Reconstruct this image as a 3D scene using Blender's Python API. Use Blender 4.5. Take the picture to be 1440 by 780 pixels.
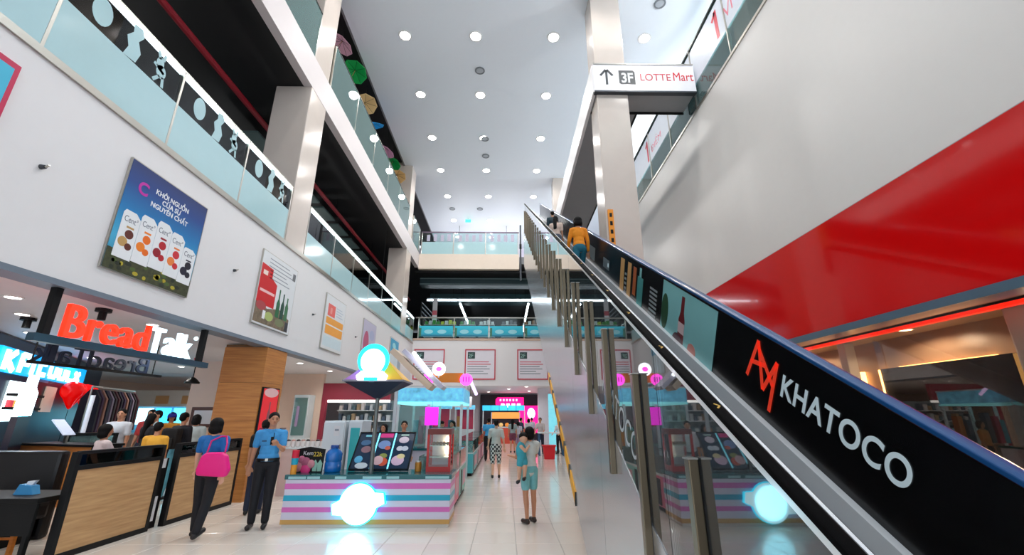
import bpy, bmesh, math, random
from mathutils import Vector, Matrix
for o in list(bpy.data.objects): bpy.data.objects.remove(o)
SC = bpy.context.scene; C = SC.collection
R = math.radians; PI = math.pi
random.seed(7)

# ------------------------------------------------------------------ camera, world, exposure
cam = bpy.data.objects.new('camera', bpy.data.cameras.new('camera')); C.objects.link(cam)
cam.data.sensor_width = 36; cam.data.lens = 605/1440*36; cam.data.clip_start = 0.05
cam.location = (0, 0, 1.65); cam.rotation_euler = (R(90+17.865), 0, R(-0.811))
SC.camera = cam
SC.view_settings.view_transform = 'Standard'; SC.view_settings.look = 'None'
SC.view_settings.gamma = 1; SC.view_settings.use_curve_mapping = False
SC.view_settings.exposure = 0.1
AMBIENT = 1.5           # light of the rest of the mall, behind the photographer
ATRIUM_W = 290           # watts per atrium downlight
SHOP_W = 46              # watts per low ground-floor downlight
w = bpy.data.worlds.new('mall_ambient'); SC.world = w; w.use_nodes = True
w.node_tree.nodes['Background'].inputs[0].default_value = (.8, .9, 1, 1)
w.node_tree.nodes['Background'].inputs[1].default_value = AMBIENT

# ------------------------------------------------------------------ materials
MATS = {}
def lin(c):
    return tuple((v/255/12.92 if v/255 <= .04045 else ((v/255+.055)/1.055)**2.4) for v in c)
def mat(name, rgb=None, rough=.5, metal=0, emit=0, noise=.04, scale=6, spec=.5, coat=0, random_obj=0):
    if name in MATS: return MATS[name]
    m = bpy.data.materials.new(name); m.use_nodes = True; nt = m.node_tree; n = nt.nodes; l = nt.links
    b = n['Principled BSDF']; c = lin(rgb)
    b.inputs['Roughness'].default_value = rough; b.inputs['Metallic'].default_value = metal
    b.inputs['Specular IOR Level'].default_value = spec; b.inputs['Coat Weight'].default_value = coat
    tc = n.new('ShaderNodeTexCoord'); tx = n.new('ShaderNodeTexNoise'); tx.inputs['Scale'].default_value = scale
    tx.inputs['Detail'].default_value = 3
    l.new(tc.outputs['Object'], tx.inputs['Vector'])
    mx = n.new('ShaderNodeMix'); mx.data_type = 'RGBA'
    mx.inputs[6].default_value = (*[max(0, v*(1-noise)) for v in c], 1)
    mx.inputs[7].default_value = (*[min(1, v*(1+noise)) for v in c], 1)
    l.new(tx.outputs['Fac'], mx.inputs[0])
    out = mx.outputs[2]
    if random_obj:
        oi = n.new('ShaderNodeObjectInfo'); hs = n.new('ShaderNodeHueSaturation')
        mr = n.new('ShaderNodeMapRange'); mr.inputs[3].default_value = 1-random_obj; mr.inputs[4].default_value = 1+random_obj
        l.new(oi.outputs['Random'], mr.inputs[0]); l.new(mr.outputs[0], hs.inputs['Value']); l.new(out, hs.inputs['Color']); out = hs.outputs[0]
    l.new(out, b.inputs['Base Color'])
    if emit:
        l.new(out, b.inputs['Emission Color']); b.inputs['Emission Strength'].default_value = emit
    MATS[name] = m; return m
def glass(name, tint=(.9, .97, .97), k=1.0, rough=.01, haze=0, hcol=(.5, .8, .8)):
    if name in MATS: return MATS[name]
    m = bpy.data.materials.new(name); m.use_nodes = True; nt = m.node_tree; n = nt.nodes; l = nt.links
    n.remove(n['Principled BSDF']); o = n['Material Output']
    t = n.new('ShaderNodeBsdfTransparent'); t.inputs[0].default_value = (*tint, 1)
    g = n.new('ShaderNodeBsdfGlossy'); g.inputs['Roughness'].default_value = rough
    f = n.new('ShaderNodeFresnel'); f.inputs[0].default_value = 1.5
    mu = n.new('ShaderNodeMath'); mu.operation = 'MULTIPLY'; mu.inputs[1].default_value = k; mu.use_clamp = True
    x = n.new('ShaderNodeMixShader'); l.new(f.outputs[0], mu.inputs[0]); l.new(mu.outputs[0], x.inputs[0])
    base = t.outputs[0]
    if haze:  # diffuse veil mixed in to stand in for pale reflections on the glass
        d = n.new('ShaderNodeBsdfDiffuse'); d.inputs[0].default_value = (*hcol, 1); h = n.new('ShaderNodeMixShader'); h.inputs[0].default_value = haze
        l.new(t.outputs[0], h.inputs[1]); l.new(d.outputs[0], h.inputs[2]); base = h.outputs[0]
    l.new(base, x.inputs[1]); l.new(g.outputs[0], x.inputs[2]); l.new(x.outputs[0], o.inputs[0])
    MATS[name] = m; return m
def wood(name, a, b, scale=3, axis='Z', rough=.45):
    if name in MATS: return MATS[name]
    m = bpy.data.materials.new(name); m.use_nodes = True; nt = m.node_tree; n = nt.nodes; l = nt.links
    p = n['Principled BSDF']; p.inputs['Roughness'].default_value = rough
    tc = n.new('ShaderNodeTexCoord'); mp = n.new('ShaderNodeMapping')
    mp.inputs['Scale'].default_value = {'Z': (.6, .6, 9), 'X': (9, .6, .6), 'Y': (.6, 9, .6)}[axis]
    tx = n.new('ShaderNodeTexNoise'); tx.inputs['Scale'].default_value = scale; tx.inputs['Detail'].default_value = 6
    cr = n.new('ShaderNodeValToRGB'); cr.color_ramp.elements[0].position = .3; cr.color_ramp.elements[1].position = .7
    cr.color_ramp.elements[0].color = (*lin(a), 1); cr.color_ramp.elements[1].color = (*lin(b), 1)
    l.new(tc.outputs['Object'], mp.inputs[0]); l.new(mp.outputs[0], tx.inputs['Vector']); l.new(tx.outputs['Fac'], cr.inputs[0]); l.new(cr.outputs[0], p.inputs['Base Color'])
    MATS[name] = m; return m
def stripes(name, a, b, freq, rough=.5, axis=(0, 1, 0), duty=.5, check=False):
    if name in MATS: return MATS[name]
    m = bpy.data.materials.new(name); m.use_nodes = True; nt = m.node_tree; n = nt.nodes; l = nt.links
    p = n['Principled BSDF']; p.inputs['Roughness'].default_value = rough
    tc = n.new('ShaderNodeTexCoord')
    if check:
        ck = n.new('ShaderNodeTexChecker'); ck.inputs['Scale'].default_value = freq
        ck.inputs[1].default_value = (*lin(a), 1); ck.inputs[2].default_value = (*lin(b), 1)
        l.new(tc.outputs['Object'], ck.inputs[0]); l.new(ck.outputs[0], p.inputs['Base Color'])
    else:
        d = n.new('ShaderNodeVectorMath'); d.operation = 'DOT_PRODUCT'; d.inputs[1].default_value = tuple(v*freq for v in axis)
        fr = n.new('ShaderNodeMath'); fr.operation = 'FRACT'; gt = n.new('ShaderNodeMath'); gt.operation = 'GREATER_THAN'; gt.inputs[1].default_value = duty
        mx = n.new('ShaderNodeMix'); mx.data_type = 'RGBA'; mx.inputs[6].default_value = (*lin(a), 1); mx.inputs[7].default_value = (*lin(b), 1)
        l.new(tc.outputs['Object'], d.inputs[0]); l.new(d.outputs['Value'], fr.inputs[0]); l.new(fr.outputs[0], gt.inputs[0]); l.new(gt.outputs[0], mx.inputs[0]); l.new(mx.outputs[2], p.inputs['Base Color'])
    MATS[name] = m; return m
def vgrad(name, stops, z0, z1, rough=.4):          # printed vertical colour blend of a poster, along object z
    m = bpy.data.materials.new(name); m.use_nodes = True; nt = m.node_tree; n = nt.nodes; l = nt.links
    p = n['Principled BSDF']; p.inputs['Roughness'].default_value = rough
    tc = n.new('ShaderNodeTexCoord'); sp = n.new('ShaderNodeSeparateXYZ'); mr = n.new('ShaderNodeMapRange')
    mr.inputs[1].default_value = z0; mr.inputs[2].default_value = z1
    cr = n.new('ShaderNodeValToRGB'); e = cr.color_ramp.elements
    while len(e) < len(stops): e.new(.5)
    for i, (q, c) in enumerate(stops): e[i].position = q; e[i].color = (*lin(c), 1)
    l.new(tc.outputs['Object'], sp.inputs[0]); l.new(sp.outputs[2], mr.inputs[0]); l.new(mr.outputs[0], cr.inputs[0]); l.new(cr.outputs[0], p.inputs['Base Color'])
    MATS[name] = m; return m

WHITE = mat('white_paint', (226, 224, 226), .45, noise=.015)
CEILW = mat('ceiling_paint', (228, 234, 242), .55, noise=.01)
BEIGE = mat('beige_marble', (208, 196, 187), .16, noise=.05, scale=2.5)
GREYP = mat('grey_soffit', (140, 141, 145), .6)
BLACK = mat('black_paint', (7, 7, 9), .6)
BLACKM = mat('black_metal', (10, 11, 13), .5, spec=.25)
RED = mat('red_gloss', (212, 4, 8), .12, noise=.01, coat=.3)
STEEL = mat('brushed_steel', (190, 186, 178), .28, metal=1)
STEELD = mat('bronze_steel', (118, 106, 88), .3, metal=.9)
CLAD = mat('satin_cladding', (205, 208, 214), .22, metal=.75, noise=.02)
RUBBER = mat('black_rubber', (5, 5, 6), .85, spec=.08)
BRIGHT = mat('bright_aluminium', (236, 238, 240), .2, metal=.08, noise=.02, coat=.4)
FILM = mat('aqua_frost', (178, 212, 218), .1, noise=.02)
GLASS = glass('clear_glass', (.86, .96, .95))
GLASST = glass('teal_glass', (.66, .86, .84), haze=.16)
GLASSU = glass('upper_glass', (.66, .86, .84), haze=.24, hcol=(.5, .78, .76))
GLASSE = glass('escalator_glass', (.72, .8, .84), 1.9, .02, haze=.07, hcol=(.62, .72, .8))
WOODL = wood('light_oak', (176, 134, 88), (205, 164, 116))
WOODO = wood('orange_oak', (168, 104, 48), (196, 132, 66))
LEDW = mat('led_white', (235, 250, 255), emit=9, noise=0)
LAMPW = mat('lamp_lens', (255, 252, 246), emit=26, noise=0)
LAMPS = mat('lamp_lens_low', (255, 250, 242), emit=14, noise=0)
DARKI = mat('dark_interior', (12, 13, 16), .7)

# ------------------------------------------------------------------ mesh builder
OFF = {}
CACHE = {}
class MB:
    def __init__(s): s.v = []; s.f = []
    def add(s, v, f):
        k = len(s.v); s.v += [Vector(p) for p in v]; s.f += [tuple(i+k for i in q) for q in f]; return s
    def box(s, x0, x1, y0, y1, z0, z1, M=None):
        v = [Vector((x, y, z)) for z in (z0, z1) for y in (y0, y1) for x in (x0, x1)]
        if M: v = [M @ p for p in v]
        return s.add(v, [(0, 2, 3, 1), (4, 5, 7, 6), (0, 1, 5, 4), (2, 6, 7, 3), (0, 4, 6, 2), (1, 3, 7, 5)])
    def rbox(s, x0, x1, y0, y1, z0, z1, b=.01, M=None):       # box with chamfered edges
        bm = bmesh.new(); bmesh.ops.create_cube(bm, size=1)
        for q in bm.verts: q.co = Vector(((x0+x1)/2+q.co.x*(x1-x0), (y0+y1)/2+q.co.y*(y1-y0), (z0+z1)/2+q.co.z*(z1-z0)))
        bmesh.ops.bevel(bm, geom=bm.edges[:], offset=b, segments=2, affect='EDGES', profile=.6)
        if M: bm.transform(M)
        bm.verts.ensure_lookup_table(); s.add([q.co.copy() for q in bm.verts], [[q.index for q in f.verts] for f in bm.faces]); bm.free(); return s
    def cyl(s, p0, p1, r0, r1=None, n=12):
        r1 = r0 if r1 is None else r1; p0 = Vector(p0); p1 = Vector(p1); d = (p1-p0).normalized()
        a = d.orthogonal().normalized(); b = d.cross(a)
        v = [p+(a*math.cos(2*PI*i/n)+b*math.sin(2*PI*i/n))*r for p, r in ((p0, r0), (p1, r1)) for i in range(n)]
        f = [(i, (i+1) % n, n+(i+1) % n, n+i) for i in range(n)] + [tuple(range(n-1, -1, -1)), tuple(range(n, 2*n))]
        return s.add(v, f)
    def bar(s, p0, p1, w, h=None, up=(0, 0, 1)):               # rectangular bar between two points
        h = w if h is None else h; p0 = Vector(p0); p1 = Vector(p1); d = (p1-p0).normalized(); u = Vector(up)
        if abs(d.dot(u)) > .99: u = Vector((0, 1, 0))
        a = d.cross(u).normalized(); b = a.cross(d)
        v = [p+a*i*w/2+b*j*h/2 for p in (p0, p1) for i, j in ((-1, -1), (1, -1), (1, 1), (-1, 1))]
        return s.add(v, [(0, 1, 2, 3), (7, 6, 5, 4), (0, 4, 5, 1), (1, 5, 6, 2), (2, 6, 7, 3), (3, 7, 4, 0)])
    def lathe(s, prof, n=20, M=None):                          # profile (r,z) closed top and bottom
        v = []; f = []
        for r, z in prof:
            for i in range(n): v.append(Vector((r*math.cos(2*PI*i/n), r*math.sin(2*PI*i/n), z)))
        for j in range(len(prof)-1):
            for i in range(n): f.append((j*n+i, j*n+(i+1) % n, (j+1)*n+(i+1) % n, (j+1)*n+i))
        f.append(tuple(range(n-1, -1, -1))); f.append(tuple((len(prof)-1)*n+i for i in range(n)))
        if M: v = [M @ p for p in v]
        return s.add(v, f)
    def prism(s, poly, d0, d1, M):                             # poly in local xy, extruded along local z
        n = len(poly); v = [M @ Vector((x, y, d)) for d in (d0, d1) for x, y in poly]
        f = [tuple(range(n-1, -1, -1)), tuple(range(n, 2*n))]+[(i, (i+1) % n, n+(i+1) % n, n+i) for i in range(n)]
        return s.add(v, f)
    def ell(s, c, r, M=None, nu=14, nv=8):
        v = [(0, 0, -1)]; f = []
        for j in range(1, nv):
            t = -PI/2+PI*j/nv
            for i in range(nu): v.append((math.cos(t)*math.cos(2*PI*i/nu), math.cos(t)*math.sin(2*PI*i/nu), math.sin(t)))
        v.append((0, 0, 1)); k = len(v)-1
        for i in range(nu):
            f.append((0, 1+(i+1) % nu, 1+i)); f.append((k, k-nu+i, k-nu+(i+1) % nu))
            for j in range(nv-2): f.append((1+j*nu+i, 1+j*nu+(i+1) % nu, 1+(j+1)*nu+(i+1) % nu, 1+(j+1)*nu+i))
        rr = Vector(r) if hasattr(r, '__len__') else Vector((r, r, r)); c = Vector(c)
        vv = [Vector((p[0]*rr.x, p[1]*rr.y, p[2]*rr.z)) for p in v]
        if M: vv = [M @ p for p in vv]
        return s.add([p+c for p in vv], f)
    def cap(s, p0, r0, p1, r1, n=10):                          # tapered capsule
        p0 = Vector(p0); p1 = Vector(p1); d = p1-p0; L = d.length; d.normalize(); a = d.orthogonal().normalized(); b = d.cross(a)
        pr = [(r0*math.cos(t), -r0*math.sin(t)) for t in (PI/2*.96, PI/3, PI/6)]+[(r0, 0), (r1, L)]+[(r1*math.cos(t), L+r1*math.sin(t)) for t in (PI/6, PI/3, PI/2*.96)]
        v = []; f = []
        for r, z in pr:
            for i in range(n): v.append(p0+d*z+(a*math.cos(2*PI*i/n)+b*math.sin(2*PI*i/n))*r)
        for j in range(len(pr)-1):
            for i in range(n): f.append((j*n+i, j*n+(i+1) % n, (j+1)*n+(i+1) % n, (j+1)*n+i))
        f.append(tuple(range(n-1, -1, -1))); f.append(tuple((len(pr)-1)*n+i for i in range(n)))
        return s.add(v, f)
    def mesh(s, name, m, off=(0, 0, 0), smooth=False):
        me = bpy.data.meshes.new(name); o = Vector(off)
        me.from_pydata([tuple(p-o) for p in s.v], [], s.f)
        if smooth:
            me.polygons.foreach_set('use_smooth', [True]*len(me.polygons))
        me.materials.append(m); return me
    def build(s, name, m, parent=None, smooth=False):
        off = OFF.get(parent.name, Vector()) if parent else Vector()
        o = bpy.data.objects.new(name, s.mesh(name, m, off, smooth)); C.objects.link(o)
        if parent: o.parent = parent; OFF[o.name] = off
        return o
def B(*a): return MB().box(*a)
def tag(o, label, cat=None, group=None, kind=None):
    if label: o['label'] = label
    if cat: o['category'] = cat
    if group: o['group'] = group
    if kind: o['kind'] = kind
    return o
def thing(name, label, cat, loc=(0, 0, 0), rz=0, group=None, world=True):
    o = bpy.data.objects.new(name, None); C.objects.link(o); o.empty_display_size = .2
    o.location = loc; o.rotation_euler = (0, 0, rz); tag(o, label, cat, group)
    OFF[o.name] = Vector(loc) if world else Vector()
    return o
def struct(name, mb, m, label=None, cat=None):
    o = mb.build(name, m); o['kind'] = 'structure'; tag(o, label, cat); return o
def copy_tree(o, parent=None):
    c = o.copy(); C.objects.link(c)
    if parent: c.parent = parent
    for ch in list(o.children): copy_tree(ch, c)
    return c
def frame(origin, xd, yd):
    x = Vector(xd).normalized(); y = Vector(yd).normalized(); z = x.cross(y)
    return Matrix(((x.x, y.x, z.x, origin[0]), (x.y, y.y, z.y, origin[1]), (x.z, y.z, z.z, origin[2]), (0, 0, 0, 1)))
def FL(y, z, X=-5.3): return frame((X, y, z), (0, 1, 0), (0, 0, 1))     # faces +X
def FR(y, z, X): return frame((X, y, z), (0, -1, 0), (0, 0, 1))         # faces -X
def FF(x, z, Y): return frame((x, Y, z), (1, 0, 0), (0, 0, 1))          # faces -Y
TEXTS = []
def text(s, size, M, m, parent, name='lettering', ext=.003, align='LEFT', sx=1.0, bold=0, shear=0, space=1):
    cu = bpy.data.curves.new(name, 'FONT'); cu.body = s; cu.size = size; cu.extrude = ext; cu.align_x = align
    cu.offset = bold; cu.shear = shear; cu.space_character = space; cu.materials.append(m)
    o = bpy.data.objects.new(name, cu); C.objects.link(o)
    off = OFF.get(parent.name, Vector()) if parent else Vector()
    o.parent = parent; o.matrix_local = Matrix.Translation(-off) @ M @ Matrix.Diagonal((sx, 1, 1, 1)); TEXTS.append(o); return o
def rect(M, x0, x1, y0, y1, d0, d1, mb=None):
    return (mb or MB()).prism([(x0, y0), (x1, y0), (x1, y1), (x0, y1)], d0, d1, M)
def disc(M, cx, cy, rx, ry, d0, d1, n=20, mb=None):
    return (mb or MB()).prism([(cx+rx*math.cos(2*PI*i/n), cy+ry*math.sin(2*PI*i/n)) for i in range(n)], d0, d1, M)
def stroke(M, p, q, wd, d0, d1, mb=None):
    a = Vector(p); b = Vector(q); d = (b-a).normalized(); n = Vector((-d.y, d.x))*wd/2
    return (mb or MB()).prism([tuple(a+n), tuple(a-n), tuple(b-n), tuple(b+n)][::-1], d0, d1, M)

# ------------------------------------------------------------------ the setting
Z1, Z2, Z2R, ZB, Z3, Z3R, ZC = 3.17, 5.6, 7.05, 10.15, 11.05, 12.6, 15.2
XL, XR, YF = -5.3, 5.8, 24.5
# floor: the tiles that show largest are single pieces, the rest one field of tiles
TILE = mat('cream_tile', (226, 218, 208), .13, noise=.03, scale=1.2, random_obj=.035, spec=.6)
GROUT = mat('grey_grout', (168, 162, 156), .7)
floor = struct('floor', B(-22, 14, -8, 46, -.12, -.004), GROUT, 'pale cream tiled mall floor with soft reflections', 'floor')
ts = .6
def tile_mesh():
    mb = MB(); h = ts/2-.003; b = .004
    mb.add([(-h, -h, -.003), (h, -h, -.003), (h, h, -.003), (-h, h, -.003), (-h+b, -h+b, 0), (h-b, -h+b, 0), (h-b, h-b, 0), (-h+b, h-b, 0)],
           [(4, 5, 6, 7), (0, 1, 5, 4), (1, 2, 6, 5), (2, 3, 7, 6), (3, 0, 4, 7)])
    return mb
tm = tile_mesh().mesh('tile', TILE)
near = set()
for j in range(27):
    for i in range(11):
        if len(near) < 297:
            near.add((i, j)); o = bpy.data.objects.new('tile', tm); C.objects.link(o); o.parent = floor
            o.location = (-5.25+ts*(i+.5), 4.9+ts*(j+.5), 0)
mb = MB(); base = tile_mesh()
for j in range(-20, 62):
    for i in range(-22, 29):
        if (i, j) in near: continue
        d = Vector((-5.25+ts*(i+.5), 4.9+ts*(j+.5), 0)); mb.add([p+d for p in base.v], base.f)
tf = mb.build('tile_field', TILE, floor); tf['kind'] = 'stuff'

# left side: fascia, galleries
struct('wall_left', B(-5.55, XL, -6, YF, Z1, Z2-.05), WHITE, 'white fascia wall carrying the row of square posters', 'wall')
struct('trim_1', MB().box(-5.6, XL+.03, -6, YF, Z2-.05, Z2+.05), STEEL, 'steel base channel along the fascia top', 'trim')
struct('trim_2', B(-5.6, XL+.015, -6, YF, Z1-.05, Z1+.02), mat('blue_grey_edge', (112, 124, 138), .4), 'blue grey edge trim under the fascia wall', 'trim')
struct('ceiling_shop', B(-18, -5.56, -6, 34, Z1+.03, Z1+.18), mat('shop_ceiling', (222, 219, 222), .5), 'low white ceiling over the ground floor shops', 'ceiling')
struct('floor_gallery', B(-12, -5.56, -6, 46, Z2-.25, Z2-.06), GREYP, 'second level gallery floor behind the glass', 'floor')
struct('ceiling_gallery', B(-12, -5.5, -6, 46, ZB+.02, ZB+.12), BLACK, 'black ceiling over the second level gallery', 'ceiling')
struct('floor_upper', B(-12, -5.5, -6, 46, Z3-.5, Z3-.06), GREYP, 'third level gallery floor', 'floor')
struct('wall_gallery', B(-12.1, -12, -6, 46, Z2-.25, ZB+.1), DARKI, 'dark back wall of the second level gallery', 'wall')
struct('wall_upper', B(-12.1, -12, -6, 46, Z3-.4, 15.6), DARKI, 'dark back wall of the third level gallery', 'wall')
struct('wall_gallery_end', MB().box(-12, -5.6, -6.1, -6, Z2, ZB), DARKI, 'dark end wall of the second level gallery', 'wall')
struct('wall_upper_end', MB().box(-12, -5.8, -6.1, -6, Z3, 15.5), DARKI, 'dark end wall of the third level gallery', 'wall')
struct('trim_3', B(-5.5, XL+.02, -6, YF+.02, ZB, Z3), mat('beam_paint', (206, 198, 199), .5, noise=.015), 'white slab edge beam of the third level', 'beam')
struct('ceiling_upper', B(-12.1, -5.78, -6, 34, 15.4, 15.5), BLACK, 'black ceiling over the third level gallery', 'ceiling')
struct('trim_4', B(-5.84, -5.77, -6, 34, ZC-.02, 15.4), mat('grey_edge', (120, 120, 124), .5), 'grey edge of the white atrium ceiling', 'trim')
struct('ceiling', B(-5.78, 12, -6, 34, ZC, ZC+.1), CEILW, 'pale white atrium ceiling dotted with downlights', 'ceiling')
# columns
for (y0, y1, k) in ((9.6, 10.55, 'first'), (21.4, 22.4, 'second')):
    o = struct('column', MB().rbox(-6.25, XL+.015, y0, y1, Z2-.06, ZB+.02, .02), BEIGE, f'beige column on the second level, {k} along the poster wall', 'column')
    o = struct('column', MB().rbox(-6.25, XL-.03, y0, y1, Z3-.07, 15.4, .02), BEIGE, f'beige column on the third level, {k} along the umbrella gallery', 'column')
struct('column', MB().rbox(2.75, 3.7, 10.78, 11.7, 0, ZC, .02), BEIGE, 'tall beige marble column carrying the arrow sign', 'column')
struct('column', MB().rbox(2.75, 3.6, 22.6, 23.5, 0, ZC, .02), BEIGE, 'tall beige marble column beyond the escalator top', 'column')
# raised walkway and cross beam with the arrow sign
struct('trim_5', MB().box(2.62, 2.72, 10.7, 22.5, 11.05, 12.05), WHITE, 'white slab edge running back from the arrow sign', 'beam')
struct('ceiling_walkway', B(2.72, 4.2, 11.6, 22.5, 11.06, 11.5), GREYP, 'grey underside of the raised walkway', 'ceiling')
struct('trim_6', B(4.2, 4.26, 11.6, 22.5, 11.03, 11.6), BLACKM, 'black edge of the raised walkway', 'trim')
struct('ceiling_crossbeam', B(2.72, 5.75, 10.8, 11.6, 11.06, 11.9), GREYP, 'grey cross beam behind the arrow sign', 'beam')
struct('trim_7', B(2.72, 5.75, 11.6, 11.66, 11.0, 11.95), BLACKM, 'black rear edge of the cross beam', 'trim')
# right side
struct('wall_right', B(XR, XR+.3, -6, 24.5, 5.0, 10.5), mat('warm_white_paint', (222, 219, 216), .35, noise=.015), 'tall plain white wall above the red band', 'wall')
struct('trim_8', B(XR-.03, XR+.3, -6, 24.5, 3.14, 5.0), RED, 'glossy red fascia band below the white wall', 'wall')
struct('trim_9', B(XR-.05, XR+.3, -6, 24.5, 3.02, 3.14), mat('steel_blue_edge', (92, 120, 140), .3, metal=.3), 'steel blue edge under the red band', 'trim')
struct('trim_10', B(XR-.025, XR+.32, -6, 24.5, 10.5, 10.58), STEEL, 'steel base channel on top of the white wall', 'trim')
struct('trim_11', B(XR-.012, XR+.1, -6, 24.5, 5.0, 5.02), mat('grey_joint', (150, 150, 152), .4), 'thin grey joint between red band and white wall', 'trim')
struct('floor_right_upper', B(XR+.3, 12, -6, 34, 10.2, 10.45), GREYP, 'third level floor behind the white wall', 'floor')
struct('wall_right_upper', B(12, 12.1, -6, 34, 10.2, ZC), mat('aqua_wall', (170, 205, 214), .5), 'pale aqua rear wall of the third level', 'wall')
struct('ceiling_right_shop', B(XR+.3, 10.2, -6, 24.5, 3.05, 3.2), mat('brown_ceiling', (150, 128, 112), .5), 'brown ceiling of the shop under the red band', 'ceiling')
BROWN = mat('brown_panel', (150, 124, 104), .28, noise=.08, scale=2)
struct('wall_right_shop', B(7.3, 7.4, -6, 24.5, 0, 3.05), BROWN, 'glossy brown wall of the shop under the red band', 'wall')
# far side: cross wall, bridge, dark second level
struct('wall_far', B(-5.56, 9, YF, YF+.25, 3.25, 5.8), WHITE, 'white cross wall with red framed notices', 'wall')
struct('trim_12', B(-5.3, 5.8, YF-.03, YF+.25, 5.76, 5.88), mat('tan_edge', (196, 168, 150), .4), 'tan base edge of the far second level railing', 'trim')
struct('floor_far', B(-5.5, 9, YF+.25, 45, 5.55, 5.78), GREYP, 'second level floor across the far side', 'floor')
struct('ceiling_far', B(-5.5, 9, YF+.3, 45, 9.95, 10.05), BLACK, 'black ceiling over the far second level', 'ceiling')
struct('wall_far_back', B(-12, 9, 45, 45.1, 0, 10), DARKI, 'dark back wall of the far second level', 'wall')
struct('wall_far_side', B(9, 9.1, YF, 45, 3.25, 10), DARKI, 'dark side wall of the far second level', 'wall')
CREAM = mat('cream_paint', (232, 216, 200), .5)
struct('trim_13', B(XL+.02, .78, YF, YF+.3, 10.08, Z3-.02), CREAM, 'cream edge beam of the far bridge', 'beam')
struct('floor_bridge', B(-5.5, 6, YF+.3, 34, 10.5, Z3-.08), GREYP, 'third level floor behind the far bridge edge', 'floor')
struct('wall_bridge_back', B(-12, 12, 34, 34.2, 10.5, ZC), mat('lilac_wall', (214, 208, 224), .5), 'pale lilac rear wall of the far third level', 'wall')
struct('ceiling_far_ground', B(-5.5, 9, YF+.25, 34, 3.3, 3.5), mat('shop_ceiling'), 'low white ceiling beyond the cross wall', 'ceiling')
struct('wall_far_ground', B(-18, 9, 34, 34.2, 0, 3.3), mat('far_wall_paint', (206, 206, 216), .5), 'pale rear wall of the far ground floor', 'wall')
struct('wall_shop_left', B(-18.1, -18, -6, 34, 0, 3.3), mat('shop_back_paint', (196, 176, 160), .5), 'outer wall of the left ground floor', 'wall')

# ------------------------------------------------------------------ lamps
def downlight(x, y, z, r, power, label, group, lens, ang=150, col=(1, .97, .93)):
    t = thing('downlight', label, 'light', (x, y, z), 0, group, world=False)
    k = ('dl', r, lens.name)
    if k not in CACHE:
        a = MB(); n = 24
        prof = [(r*1.0, -.001), (r*1.0, -.016), (r*1.28, -.012), (r*1.3, 0.0)]
        v = [Vector((q*math.cos(2*PI*i/n), q*math.sin(2*PI*i/n), h)) for q, h in prof for i in range(n)]
        f = [(j*n+(i+1) % n, j*n+i, (j+1)*n+i, (j+1)*n+(i+1) % n) for j in range(3) for i in range(n)]
        a.add(v, f)
        CACHE[k] = (a.mesh('rim', mat('lamp_rim', (225, 225, 225), .4), smooth=False), MB().lathe([(r*.99, -.004), (r*.99, -.009), (r*.6, -.014), (r*.2, -.016)], 24).mesh('lens', lens, smooth=True))
    for nm, me in zip(('rim', 'lens'), CACHE[k]):
        o = bpy.data.objects.new(nm, me); C.objects.link(o); o.parent = t
    if power:
        ld = bpy.data.lights.new('lamp', 'SPOT'); ld.energy = power; ld.spot_size = R(ang); ld.spot_blend = .6; ld.shadow_soft_size = r; ld.color = col
        lo = bpy.data.objects.new('lamp', ld); C.objects.link(lo); lo.parent = t; lo.location = (0, 0, -.06)
    return t
for y in (6.45, 9.52, 12.6, 15.7, 18.8, 21.85, 24.95, 28.55, 31.6):
    for x in (-3.82, -1.18, 1.74, 5.17):
        if x > 5 and y > 13: continue
        downlight(x, y, ZC, .19, ATRIUM_W, 'round white downlight in the high atrium ceiling', 'downlights of the atrium ceiling', LAMPW)
RING = mat('vent_ring', (120, 126, 132), .5)
for i, (x, y) in enumerate(((-1.12, 14.27), (-1.15, 20.38), (5.26, 11.16), (-1.12, 18.85), (-1.82, 26.7), (-3.72, 26.7), (1.6, 27.6))):
    t = thing('ceiling_speaker', 'small round grey speaker grille in the atrium ceiling', 'speaker', (x, y, ZC), 0, 'speaker grilles of the atrium ceiling', world=False)
    MB().lathe([(.2, 0), (.2, -.03), (.15, -.035), (.15, -.01)], 20).build('rim', RING, t)
    MB().lathe([(.148, -.006), (.148, -.02), (.05, -.03)], 20).build('grille', mat('vent_grille', (176, 182, 190), .6), t)
for (x, y) in ((-6.72, 5.76), (-7.69, 6.8), (-9.23, 8.4), (-10.6, 9.5), (-6.26, 7.6), (-10.61, 14.44), (-10.58, 16.08), (-6.28, 13.39), (-6.29, 15.77), (-8.21, 17.78), (-8.67, 20.33), (-7.06, 19.9), (-9.14, 9.6), (-7.68, 9.96), (-8.71, 13.43), (-8.6, 5.0), (-11.5, 12.2), (-6.3, 18.3), (-6.3, 22), (-8.3, 23.5)):
    downlight(x, y, Z1+.03, .085, SHOP_W, 'small round downlight in the low shop ceiling', 'downlights of the low shop ceiling', LAMPS, 160)
for (x, y) in ((-1.9, 26.2), (1.2, 25.8), (.2, 28), (2.5, 27.5), (-3.4, 28.5), (1.6, 30.5), (-1.2, 31.5)):
    downlight(x, y, 3.3, .11, SHOP_W*1.6, 'round downlight in the ceiling beyond the cross wall', 'downlights beyond the cross wall', LAMPS, 160)

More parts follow.
